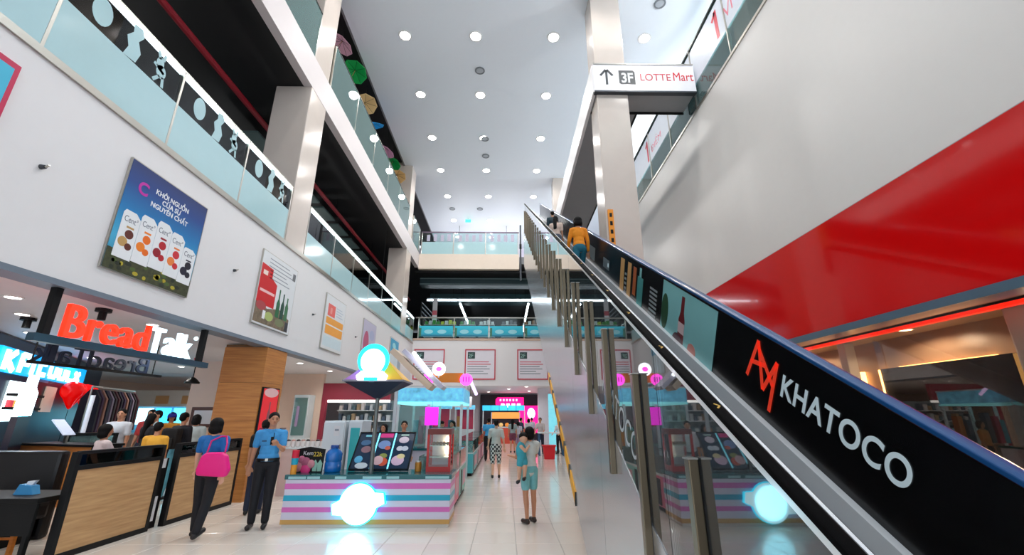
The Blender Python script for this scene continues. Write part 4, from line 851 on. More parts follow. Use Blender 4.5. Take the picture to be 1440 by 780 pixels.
# rail of dark hanging clothes
t = thing('clothes_rail', 'long rail of dark hanging clothes by the drink shop', 'clothes rail', (-11.2, 12.5, 0))
c0 = Vector((-10.95, 11.9, 2.4)); c1 = Vector((-11.7, 14.2, 2.4))
MB().cyl(c0, c1, .025, n=8).build('rail', STEEL, t)
for e in (c0, c1): MB().cyl(e, (e.x, e.y, 0), .025, n=8).build('upright', STEEL, t)
for i in range(14):
    p = c0.lerp(c1, (i+.5)/14); col = [(26, 24, 40), (60, 40, 70), (150, 110, 96), (24, 30, 50), (120, 110, 130), (40, 30, 36), (70, 30, 40)][i % 7]
    M = frame((p.x, p.y, 1.25), (.9, .35, 0), (0, 0, 1)); MB().prism([(-.22, 0), (.22, 0), (.2, .85), (.06, 1.08), (-.06, 1.08), (-.2, .85)], -.05, .05, M).build('garment', mat('garment%d' % (i % 7), col, .8), t)
t = thing('white_post', 'slim white post in front of the clothes rail', 'post', (-9.6, 10.6, 0)); MB().cyl((-9.7, 10.62, 0), (-9.7, 10.62, 2.12), .045, n=12).build('shaft', mat('post_white', (214, 220, 234), .4, emit=.25), t); MB().cyl((-9.7, 10.62, 0), (-9.7, 10.62, .03), .12, n=16).build('foot', STEEL, t)
# inner oak counter with menu stand
t = thing('service_counter', 'oak fronted service counter with dark top inside the bakery', 'counter', (-9.4, 9.6, 0)); M = frame((-10.0, 9.5, 0), (.93, .37, 0), (0, 0, 1))
A = Vector((-10.1, 9.75, 0)); Dn = (Vector((-7.75, 9.0, 0))-A).normalized(); M = frame(A, Dn, (0, 0, 1))
rect(M, 0, 2.15, 0, 1.08, -.5, 0).build('body', WOODO, t); rect(M, -.05, 2.2, 1.08, 1.12, -.55, .05).build('top', BLACKM, t); rect(M, 2.15, 2.2, 0, 1.08, -.5, 0).build('end_post', BLACKM, t)
t = thing('menu_stand', 'small tilted white menu stand on the oak service counter', 'menu stand', tuple(A+Dn*1.0+Vector((0, .2, 1.12)))); P = A+Dn*1.05+Vector((0, .2, 1.12))
MB().bar(P, P+Vector((0, 0, .2)), .05).build('stem', STEEL, t); MB().bar(P+Vector((-.28, 0, .46)), P+Vector((.05, 0, .16)), .02, .26, up=(0, 1, 0)).build('board', mat('menu_white', (206, 216, 238), .3, emit=.3), t)
# low frosted glass screen in front of clothes
t = thing('glass_screen', 'low glass screen with black posts behind the partitions', 'screen', (-8.3, 10.2, 0))
for x in (-9.6, -8.6): B(x-.03, x+.03, 10.2, 10.26, 0, 1.3).build('post', BLACKM, t)
B(-9.57, -8.63, 10.22, 10.235, .1, 1.25).build('glass', GLASST, t); B(-9.6, -8.6, 10.2, 10.26, 1.25, 1.3).build('rail', BLACKM, t)
# booth: dark table, bench, stool
t = thing('booth_seat', 'black upholstered booth bench at the bakery edge', 'bench', (-6.9, 6.9, 0))
MB().rbox(-8.3, -6.55, 6.95, 7.1, 0, 1.16, .05).build('backrest', mat('black_leather', (12, 12, 16), .35), t); MB().rbox(-8.3, -6.5, 6.45, 6.95, .28, .5, .05).build('seat', mat('black_leather'), t); B(-8.2, -6.6, 6.5, 6.9, 0, .28).build('base', BLACKM, t)
t = thing('dining_table', 'black table standing beside the long oak partition', 'table', (-6.3, 6.1, 0))
MB().rbox(-7.6, -5.55, 5.75, 6.4, .66, .72, .008).build('top', BLACKM, t); MB().box(-7.6, -5.56, 5.77, 5.8, .32, .66).build('modesty_panel', BLACKM, t)
for x in (-7.5, -5.62):
    for y in (5.82, 6.3): B(x-.025, x+.025, y-.025, y+.025, 0, .66).build('leg', BLACKM, t)
t = thing('tissue_box', 'blue and white tissue box on the black table', 'box', (-6.0, 6.05, .72)); MB().prism([(0, 0), (.24, 0), (.2, .1), (.05, .12)], -.1, 0, FF(-6.12, .72, 6.0)).build('box', mat('box_blue', (60, 150, 206), .5), t); MB().prism([(.08, .1), (.16, .1), (.2, .16), (.1, .15)], -.08, -.04, FF(-6.12, .72, 6.0)).build('tissue', wp, t)
t = thing('napkin_pile', 'pile of white paper sheets on the black table', 'papers', (-6.9, 6.05, .72)); MB().rbox(-7.05, -6.6, 5.95, 6.2, .72, .74, .004).build('sheets', mat('print_paper'), t); MB().rbox(-7.0, -6.75, 6.0, 6.15, .74, .86, .004).build('folder', mat('folder_grey', (190, 196, 200), .4), t)
t = thing('wooden_stool', 'orange wood stool tucked under the black table', 'stool', (-6.3, 6.05, 0)); OW = wood('stool_wood', (196, 112, 30), (224, 140, 50))
MB().rbox(-6.52, -6.08, 5.85, 6.22, .38, .43, .01).build('seat', OW, t)
for x in (-6.48, -6.12):
    for y in (5.89, 6.18): MB().bar((x, y, 0), (x, y, .38), .045).build('leg', OW, t)
MB().bar((-6.48, 5.89, .2), (-6.12, 5.89, .2), .025).build('stretcher', OW, t); MB().bar((-6.48, 6.18, .2), (-6.12, 6.18, .2), .025).build('stretcher', OW, t)
t = thing('pendant_lamp', 'black dome pendant lamp with red fitting near the oak column', 'lamp', (-6.7, 9.3, 2.3), 0)
MB().cyl((-6.75, 9.6, 2.4), (-6.75, 9.6, Z1+.03), .01, n=6).build('cord', BLACKM, t); MB().lathe([(.14, 0), (.14, .03), (.08, .09), (.03, .13)], 20, Matrix.Translation((-6.75, 9.6, 2.32))).build('shade', BLACKM, t); MB().lathe([(.03, 0), (.06, .14)], 12, Matrix.Translation((-6.75, 9.6, 2.72))).build('fitting', rm, t)
for (x, y, l) in ((-6.1, 6.45, 'black ceiling spotlight behind the lit bakery letters'), (-7.9, 7.1, 'black ceiling spotlight by the drink shop sign')):
    t = thing('ceiling_spotlight', l, 'light', (x, y, Z1+.03)); MB().cyl((x, y, Z1-.02), (x, y, Z1+.03), .1, n=16).build('base', BLACKM, t); MB().cyl((x, y, Z1-.14), (x, y, Z1-.02), .05, n=12).build('can', BLACKM, t)
# bright rear food stalls of the bakery hall
t = thing('food_stall', 'brightly lit cyan food stall at the back of the bakery hall', 'stall', (-13, 17.4, 0))
B(-15, -11.4, 17.3, 17.4, 2.0, 2.6).build('header', mat('stall_header', (206, 200, 190), .5), t); B(-15, -11.4, 17.9, 18.0, 0, 2.6).build('back_panel', mat('stall_back', (150, 190, 214), .5), t)
for i in range(5): B(-14.8+.68*i, -14.25+.68*i, 17.5, 17.55, 1.35, 1.95).build('menu_light', mat('menu_l%d' % (i % 3), [(90, 214, 236), (190, 240, 250), (60, 190, 240)][i % 3], emit=2.2), t)
B(-15, -11.4, 17.2, 17.6, 0, 1.0).build('counter', mat('stall_counter', (170, 150, 140), .4), t); B(-15.05, -11.35, 17.15, 17.65, 1.0, 1.05).build('counter_top', WF, t)
for x in (-13.4, -12.4): B(x, x+.5, 17.28, 17.3, 2.1, 2.4).build('sign_panel', mat('stall_tan', (196, 150, 100), .5), t)
struct('wall_hall', B(-9.15, -7.2, 13.0, 13.15, 0, Z1+.03), mat('cream_pink_wall'), 'cream pink side wall behind the bakery hall', 'wall')
t = thing('picture_frame', 'brown framed picture hanging on the cream hall wall', 'picture', (-8.6, 13, 1.4)); M = FF(-8.95, 1.35, 13.0); rect(M, 0, .7, 0, .55, 0, .04).build('frame', mat('frame_brown', (96, 60, 50), .5), t); rect(M, .09, .61, .09, .46, .04, .045).build('print', mat('print_paper'), t)

# ------------------------------------------------------------------ shop under the red band on the right
GLOW = mat('warm_led', (255, 190, 110), emit=7, noise=0)
struct('window_1', B(6.02, 6.04, -2, 24, .1, 3.0), glass('shop_glass', (.9, .88, .86), .22), 'long shop window below the red band', 'window')
for i, (y0, y1, lab) in enumerate(((6.0, 8.25, 'large dark wall screen with warm glowing edges in the right shop'), (8.9, 11.2, 'second dark wall screen further along the right shop'))):
    t = thing('wall_screen', lab, 'screen', (7.2, (y0+y1)/2, .3)); B(7.14, 7.22, y0, y1, .3, 2.5).build('panel', mat('screen_black', (10, 7, 7), .2), t)
    B(7.22, 7.3, y0+.15, y1-.15, .5, 2.3).build('mount', BLACKM, t)
    B(7.2, 7.28, y0-.12, y0-.02, .3, 2.5).build('edge_light', GLOW, t); B(7.2, 7.28, y1+.02, y1+.12, .3, 2.5).build('edge_light', GLOW, t); B(7.24, 7.28, y0+.3, y1-.3, 2.48, 2.52).build('edge_light', GLOW, t)
t = thing('shop_pillar', 'pale frosted pillar beside the dark screen in the right shop', 'pillar', (6.9, 5.5, 0)); MB().rbox(6.65, 6.95, 5.25, 5.55, 0, 3.04, .03).build('shaft', mat('pillar_pale', (190, 186, 180), .25), t); MB().box(6.6, 7.0, 5.2, 5.6, 0, .12).build('base', STEEL, t)
t = thing('shop_pillar', 'slim pale pillar between the dark screens of the right shop', 'pillar', (6.9, 9.3, 0)); MB().rbox(6.75, 6.95, 8.5, 8.7, 0, 3.04, .02).build('shaft', mat('pillar_pale'), t); MB().box(6.7, 7.0, 8.45, 8.75, 0, .12).build('base', STEEL, t)
t = thing('wall_art', 'golden wall panel at the near end of the right shop', 'panel', (7.25, 4.2, .3)); B(7.2, 7.298, 3.2, 4.9, .3, 2.9).build('panel', mat('gold_brown', (178, 140, 70), .3, emit=.15), t); B(7.18, 7.2, 3.9, 4.5, 1.9, 2.4).build('pattern', mat('gold_dark', (110, 84, 44), .4), t)
t = thing('light_strip', 'glowing strip added to imitate the red reflection under the band', 'light', (6.5, 8, 3.0)); B(6.3, 6.4, 2.5, 14, 2.97, 3.02).build('tube', mat('reflection_red', (255, 40, 20), emit=1.1, noise=0), t); B(6.28, 6.42, 2.48, 14.02, 3.02, 3.048).build('housing', BLACKM, t)  # the red band's reflection, imitated by an added glowing strip
# upper right: escalator outline seen over the white wall
t = thing('upper_escalator', 'dark edged upper escalator seen above the white wall', 'escalator', (8.4, 12, 10.45))
for x in (7.6, 8.8):
    MB().bar((x, 14.5, 11.3), (x, 9.8, 14.0), .08, .12).build('handrail', mat('blue_black', (14, 34, 60), .3), t); MB().bar((x, 9.8, 14.0), (x, 8.9, 14.0), .08, .12).build('handrail', mat('blue_black'), t)
    MB().add([(x, 14.5, 10.46), (x, 14.5, 11.3), (x, 9.8, 14.0), (x, 9.8, 13.0), (x+.01, 14.5, 10.46), (x+.01, 14.5, 11.3), (x+.01, 9.8, 14.0), (x+.01, 9.8, 13.0)], [(0, 1, 2, 3), (7, 6, 5, 4), (0, 4, 5, 1), (1, 5, 6, 2), (2, 6, 7, 3), (3, 7, 4, 0)]).build('glass_side', GLASST, t)
MB().bar((8.2, 14.5, 10.6), (8.2, 9.6, 13.0), 1.2, .3).build('truss', mat('truss_blue', (120, 160, 190), .4), t)

# ------------------------------------------------------------------ far second level: tubes, banners, dark stock
TUBE = mat('tube_light', (236, 248, 255), emit=11, noise=0)
for i, (a, b) in enumerate(((-5.2, -3.2), (-3.15, -1.15), (-1.1, .9), (.95, 2.95))):
    t = thing('ceiling_tube', 'white fluorescent tube in the row across the dark far ceiling', 'light', ((a+b)/2, 27.5, 9.3), 0, 'row of tubes across the far ceiling'); MB().cyl((a, 27.5, 8.93), (b, 27.5, 8.93), .05, n=10).build('tube', TUBE, t); B(a, b, 27.45, 27.55, 8.98, 9.05).build('housing', WF, t)
    for x in (a+.3, b-.3): MB().cyl((x, 27.5, 9.05), (x, 27.5, 9.96), .008, n=5).build('hanger', BLACKM, t)
for x, l in ((-3.1, 'left'), (1.5, 'right')):
    t = thing('ceiling_tube', 'long fluorescent tube running back near the left tubes' if x < 0 else 'long fluorescent tube running back near the escalator side', 'light', (x, 31, 9.0)); MB().cyl((x, 28.2, 8.85), (x, 38, 8.85), .06, n=10).build('tube', TUBE, t); B(x-.06, x+.06, 28.2, 38, 8.91, 8.98).build('housing', WF, t)
    for y in (28.6, 37.5): MB().cyl((x, y, 8.98), (x, y, 9.96), .008, n=5).build('hanger', BLACKM, t)
DPIPE = mat('duct_teal', (26, 56, 62), .45)
t = thing('ceiling_duct', 'dark teal duct across the far second level ceiling', 'duct', (0, 26, 9.6)); B(-5.4, 8.8, 25.8, 26.6, 9.45, 9.95).build('duct', DPIPE, t); B(-5.4, 8.8, 25.78, 25.8, 9.5, 9.54).build('flange', mat('duct_edge', (120, 140, 144), .4), t); B(-5.4, 8.8, 25.78, 25.8, 9.85, 9.89).build('flange', mat('duct_edge'), t)
t = thing('ceiling_duct', 'second dark teal duct behind the row of tubes', 'duct', (0, 30, 9.4)); B(-5.4, 8.8, 29.6, 30.4, 9.3, 9.95).build('duct', DPIPE, t); B(-5.4, 8.8, 29.58, 29.6, 9.34, 9.38).build('flange', mat('duct_edge'), t)
for i, x in enumerate((-4.6, -3.6, -2.4, -1.2, .2, 1.6, 2.7)):
    t = thing('stock_rack', ('rack with green goods behind the far railing', 'rack with lime and white goods behind the far railing', 'rack with blue and white goods behind the far railing', 'rack with pale boxes behind the far railing', 'dark rack with grey goods behind the far railing', 'rack with brown goods behind the far railing', 'rack with bright blue goods behind the far railing')[i], 'rack', (x, 26.5, 5.78))
    B(x-.5, x+.5, 26.4, 26.8, 5.78, 5.9).build('base', BLACKM, t); B(x-.5, x+.5, 26.78, 26.8, 5.9, 7.2).build('back', mat('rack_dark', (40, 60, 66), .5), t)
    for k in range(3):
        B(x-.5, x+.5, 26.4, 26.78, 6.3+k*.38, 6.32+k*.38).build('shelf', WF, t)
        for q in range(4):
            cc = [(60, 150, 60), (190, 210, 60), (60, 150, 214), (214, 220, 224), (90, 96, 104), (140, 100, 70), (30, 150, 230)][(i+(q*k) % 2) % 7 if (q+k) % 3 else 3]
            B(x-.45+q*.24, x-.27+q*.24, 26.45, 26.7, 6.32+k*.38, 6.52+k*.38+.04*(q % 3)).build('goods', mat('rg%d_%d' % (cc[0], cc[1]), cc, .5), t)
t = thing('hanging_banner', 'narrow white banner hanging in the dark far second level', 'banner', (-4.5, 27, 8.6)); B(-4.72, -4.42, 26.98, 27.0, 7.35, 8.9).build('cloth', mat('print_paper'), t); B(-4.72, -4.42, 26.97, 26.98, 7.8, 8.1).build('print', rline, t); MB().cyl((-4.57, 26.99, 8.9), (-4.57, 26.99, 9.96), .008, n=5).build('cord', BLACKM, t)
t = thing('far_escalator', 'black lattice escalator side at the far left corner of the second level', 'escalator', (-5.0, 29, 5.78))
for k in range(4): MB().bar((-5.35, 26.5, 8.5-.28*k), (-3.6, 31, 6.9-.28*k), .08).build('rail', mat('lattice_grey', (66, 76, 84), .4), t)
for k in range(4): p = Vector((-5.35, 26.5, 8.5)).lerp(Vector((-3.6, 31, 6.9)), k/3); MB().bar((p.x, p.y, 5.78), p, .06).build('upright', BLACKM, t)

# left second level gallery: red pipe, ceiling panels, shelves
t = thing('ceiling_pipe', 'dark red sprinkler pipe under the black gallery ceiling', 'pipe', (-6.95, 15, 9.6)); MB().cyl((-6.95, -2, 9.6), (-6.95, 30, 9.6), .075, n=10).build('pipe', mat('pipe_red', (150, 16, 36), .4), t)
for y in (11, 16, 20.8): MB().cyl((-6.95, y, 9.6), (-6.95, y, ZB+.03), .015, n=6).build('hanger', BLACKM, t)
for i in range(8):
    y = 10.8+i*1.6; t = thing('ceiling_panel', 'dim grey green ceiling panel beside the red pipe', 'panel', (-7.8, y, 9.6), 0, 'ceiling panels beside the red pipe'); B(-8.4, -7.3, y, y+1.2, 9.56, 9.62).build('panel', mat('panel_dim', (90, 112, 110), .5), t)
    for x in (-8.3, -7.4): MB().cyl((x, y+.6, 9.62), (x, y+.6, ZB+.03), .01, n=5).build('hanger', BLACKM, t)
for i, y in enumerate((13.5, 16.8)):
    t = thing('door_frame', ('white door frame on the gallery wall, nearer the first column', 'white door frame on the gallery wall, nearer the second column')[i], 'door frame', (-8.5, y, Z2-.06))
    for yy in (y, y+.55): B(-8.5, -8.42, yy, yy+.12, Z2-.06, 8.2).build('jamb', WF, t)
    B(-8.5, -8.42, y, y+.67, 8.2, 8.32).build('head', WF, t)
t = thing('gallery_shop', 'teal lit shop window on the second level gallery', 'shop', (-9.5, 12, Z2-.06)); B(-9.6, -9.5, 10.8, 13.4, Z2-.06, 8.4).build('panel', mat('shop_teal', (60, 116, 124), .4), t); B(-9.5, -9.48, 11.2, 11.26, Z2+.2, 8.2).build('mullion', WF, t); B(-9.5, -9.48, 12.4, 12.46, Z2+.2, 8.2).build('mullion', WF, t)
t = thing('hanging_sign', 'red flower shaped hanging sign behind the gallery glass', 'sign', (-6.0, 19.5, 7.0))
M = frame((-5.7, 18.9, 6.55), (.5, .86, 0), (0, 0, 1)); a = MB()
for k in range(5): disc(M, .22*math.cos(2*PI*k/5), .22*math.sin(2*PI*k/5), .16, .16, -.02, .02, 12, a)
a.build('flower', mat('flower_red', (214, 40, 60), .4, emit=.2), t); MB().cyl((-5.7, 18.9, 6.8), (-5.7, 18.9, ZB+.03), .006, n=5).build('cord', BLACKM, t)

# ------------------------------------------------------------------ far ground floor: magenta shop, blue stall, white pillar
t = thing('magenta_shop', 'magenta lit shop front with white lettering bars at the far end', 'shop front', (1, 33.4, 0))
B(-1.9, 2.5, 33.6, 33.9, 0, 3.2).build('dark_wall', mat('far_dark', (30, 26, 40), .5), t)
MB().prism([(0, 0), (2.1, 0), (2.1, .55), (.15, .55), (0, .4)], 0, .08, FF(-.75, 2.45, 33.55)).build('sign_light', mat('magenta_light', (236, 14, 120), emit=1.7, noise=0), t)
for k in range(6): B(-.45+.24*k, -.32+.24*k, 33.46, 33.47, 2.72, 2.88).build('letter_bar', mat('letter_pink', (255, 190, 220), emit=1.5), t)
for k in range(4): B(-.35+.4*k, -.1+.4*k, 33.44, 33.46, 2.28, 2.55).build('letter_bar', NEONW, t)
B(1.0, 2.4, 33.5, 33.58, .5, 2.4).build('side_light', mat('magenta_light'), t); MB().ell((1.9, 33.44, 1.85), (.28, .03, .38)).build('figure_light', NEONW, t, True)
t = thing('blue_stall', 'food stall with a cyan lit canopy before the magenta shop', 'stall', (-.2, 29.5, 0))
for k in range(5): B(-1.5+.55*k, -.98+.55*k, 29.1, 29.3, 2.0, 2.32).build('canopy_panel', mat('canopy_cyan', (50, 176, 222), emit=1.1, noise=.1), t)
for x in (-1.48, 1.2): B(x, x+.06, 29.15, 29.25, 0, 2.0).build('post', WF, t)
B(-1.5, 1.25, 29.1, 29.7, 0, .95).build('counter', mat('stall_red', (214, 80, 60), .4), t); B(-1.5, 1.25, 29.05, 29.75, .95, 1.0).build('counter_top', WF, t)
for k in range(6): MB().ell((-1.1+.4*k, 29.4, 1.12), (.14, .14, .13)).build('food_heap', mat('food%d' % (k % 3), [(230, 140, 50), (210, 70, 50), (236, 190, 120)][k % 3], .5, emit=.3), t, True)
B(-.9, .9, 29.6, 29.7, 1.5, 1.9).build('lit_board', mat('board_orange', (240, 150, 70), emit=.9), t); B(-.95, -.9, 29.6, 29.7, 1.0, 1.9).build('board_post', WF, t); B(.9, .95, 29.6, 29.7, 1.0, 1.9).build('board_post', WF, t)
struct('column', MB().rbox(2.0, 2.65, 27.4, 28.0, 0, 3.3, .02), mat('pillar_white', (226, 224, 236), .4), 'plain white pillar beyond the cross wall', 'column')
t = thing('wall_panel_sign', 'white panel with rose text bars beside the far stalls', 'sign', (-2.6, 26.4, 2.3)); B(-3.3, -2.0, 26.4, 26.46, 2.15, 2.75).build('panel', mat('print_paper_lilac'), t); B(-3.1, -2.2, 26.39, 26.4, 2.3, 2.37).build('text_line', rline, t); B(-3.1, -2.3, 26.39, 26.4, 2.5, 2.55).build('text_line', rline, t)
for x in (-3.2, -2.1): MB().cyl((x, 26.43, 2.75), (x, 26.43, 3.3), .01, n=5).build('hanger', BLACKM, t)
for i, (x, y, c, l) in enumerate(((-3.6, 25.5, (150, 200, 206), 'teal glass stall under the cross wall, left end'), (-2.4, 27.5, (200, 206, 214), 'white glass stall under the cross wall'))):
    t = thing('glass_stall', l, 'stall', (x, y, 0)); B(x-.7, x+.5, y, y+.6, 0, .9).build('base', mat('far_stall%d' % i, c, .4), t); B(x-.7, x+.5, y, y+.6, 2.05, 2.3).build('header', mat('header_light'), t)
    for q in (x-.68, x+.44): B(q, q+.05, y, y+.05, .9, 2.05).build('post', WF, t)
    B(x-.6, x+.4, y+.5, y+.55, .9, 2.05).build('stock', mat('stock1'), t)
t = thing('waste_bin', 'bright red square bin near the hazard taped escalator edge', 'bin', (1.78, 18.9, 0)); MB().prism([(-.2, 0), (.2, 0), (.25, .48), (-.25, .48)], -.2, .2, FF(1.78, 0, 18.9)).build('body', mat('bin_red', (214, 14, 30), .4), t); MB().rbox(1.5, 2.06, 18.66, 19.14, .48, .53, .01).build('lid', mat('bin_red'), t)
t = thing('stall_table', 'tall blue white table of the stall by the escalator underside', 'table', (1.9, 20.5, 0)); B(1.45, 2.6, 20.2, 20.8, .92, .97).build('top', WF, t)
for x in (1.5, 2.55):
    for y in (20.25, 20.75): B(x-.03, x+.03, y-.03, y+.03, 0, .92).build('leg', mat('leg_blue', (40, 90, 130), .4), t)
t = thing('promo_stand', 'cyan lit promotional stand by the escalator underside', 'stand', (2.5, 22, 0)); B(2.1, 2.5, 22, 22.1, .1, 2.7).build('panel', mat('stand_cyan', (120, 206, 230), emit=.7, noise=.4, scale=7), t); B(2.0, 2.6, 21.9, 22.2, 0, .1).build('base', STEEL, t)

# globe lamps added on the third level, right and far, to brighten the ceiling
for (x, y, z, pw_) in ((8.6, 3, 13.2, 640), (8.6, 8, 13.2, 640), (8.6, 17, 13.2, 640), (8.6, 22, 13.2, 640), (-3.5, 29.5, 13.4, 130), (0, 29.5, 13.4, 130), (3.5, 29.5, 13.4, 130)):
    t = thing('fill_globe', 'added globe lamp brightening the ceiling from the right third level' if x > 5 else 'added globe lamp brightening the ceiling behind the far bridge', 'lamp', (x, y, z), 0, 'added globe lamps over the right third level' if x > 5 else 'added globe lamps behind the far bridge')
    MB().ell((x, y, z), .16).build('globe', mat('globe_glow', (255, 250, 244), emit=10, noise=0), t, True); MB().cyl((x, y, z+.15), (x, y, ZC), .012, n=6).build('cord', BLACKM, t)
    ld = bpy.data.lights.new('lamp', 'POINT'); ld.energy = pw_; ld.shadow_soft_size = .2; lo = bpy.data.objects.new('lamp', ld); C.objects.link(lo); lo.parent = t; lo.location = (0, 0, -.3)

for (y, l) in ((4.6, 'nearest the pale frosted pillar'), (7.1, 'in front of the large dark screen'), (9.9, 'in front of the second dark screen'), (12.5, 'past the second dark screen')):  # unseen warm lamps added to brighten the dark right shop
    t = thing('added_ceiling_light', f'added warm ceiling light brightening the right shop {l}', 'light', (6.55, y, 3.05)); MB().cyl((6.75, y, 3.03), (6.75, y, 3.05), .09, n=16).build('lens', mat('warm_lens', (255, 214, 160), emit=8, noise=0), t); MB().lathe([(.12, 0), (.12, .015)], 20, Matrix.Translation((6.75, y, 3.034))).build('rim', STEEL, t)
    ld = bpy.data.lights.new('lamp', 'SPOT'); ld.energy = 70; ld.color = (1, .76, .5); ld.spot_size = R(165); ld.shadow_soft_size = .1; lo = bpy.data.objects.new('lamp', ld); C.objects.link(lo); lo.parent = t; lo.location = (.2, 0, -.08)

for y in (4.5, 8.6, 13.2, 17, 20.6):  # unseen lamps added so the gallery pipe and ceiling panels show
    t = thing('gallery_fill', 'added standing lamp lighting up the second level gallery', 'lamp', (-10.2, y, Z2-.06), 0, 'added standing lamps of the second level gallery'); MB().cyl((-10.2, y, Z2-.06), (-10.2, y, 7.6), .02, n=8).build('pole', BLACKM, t); MB().lathe([(.16, 0), (.16, .03)], 16, Matrix.Translation((-10.2, y, Z2-.06))).build('base', BLACKM, t); MB().ell((-10.2, y, 7.68), .09).build('bulb', mat('bulb_glow', (255, 240, 220), emit=3, noise=0), t, True)
    ld = bpy.data.lights.new('lamp', 'POINT'); ld.energy = 34; ld.shadow_soft_size = .1; lo = bpy.data.objects.new('lamp', ld); C.objects.link(lo); lo.parent = t; lo.location = (0, 0, 2.3)

t = thing('exit_sign', 'small glowing green exit sign under the far atrium ceiling', 'sign', (-2.75, 28.2, ZC-.3)); B(-2.95, -2.55, 28.18, 28.22, ZC-.32, ZC-.1).build('panel', mat('exit_green', (70, 220, 190), emit=1.6, noise=0), t); MB().cyl((-2.75, 28.2, ZC-.1), (-2.75, 28.2, ZC), .015, n=6).build('stem', STEEL, t)

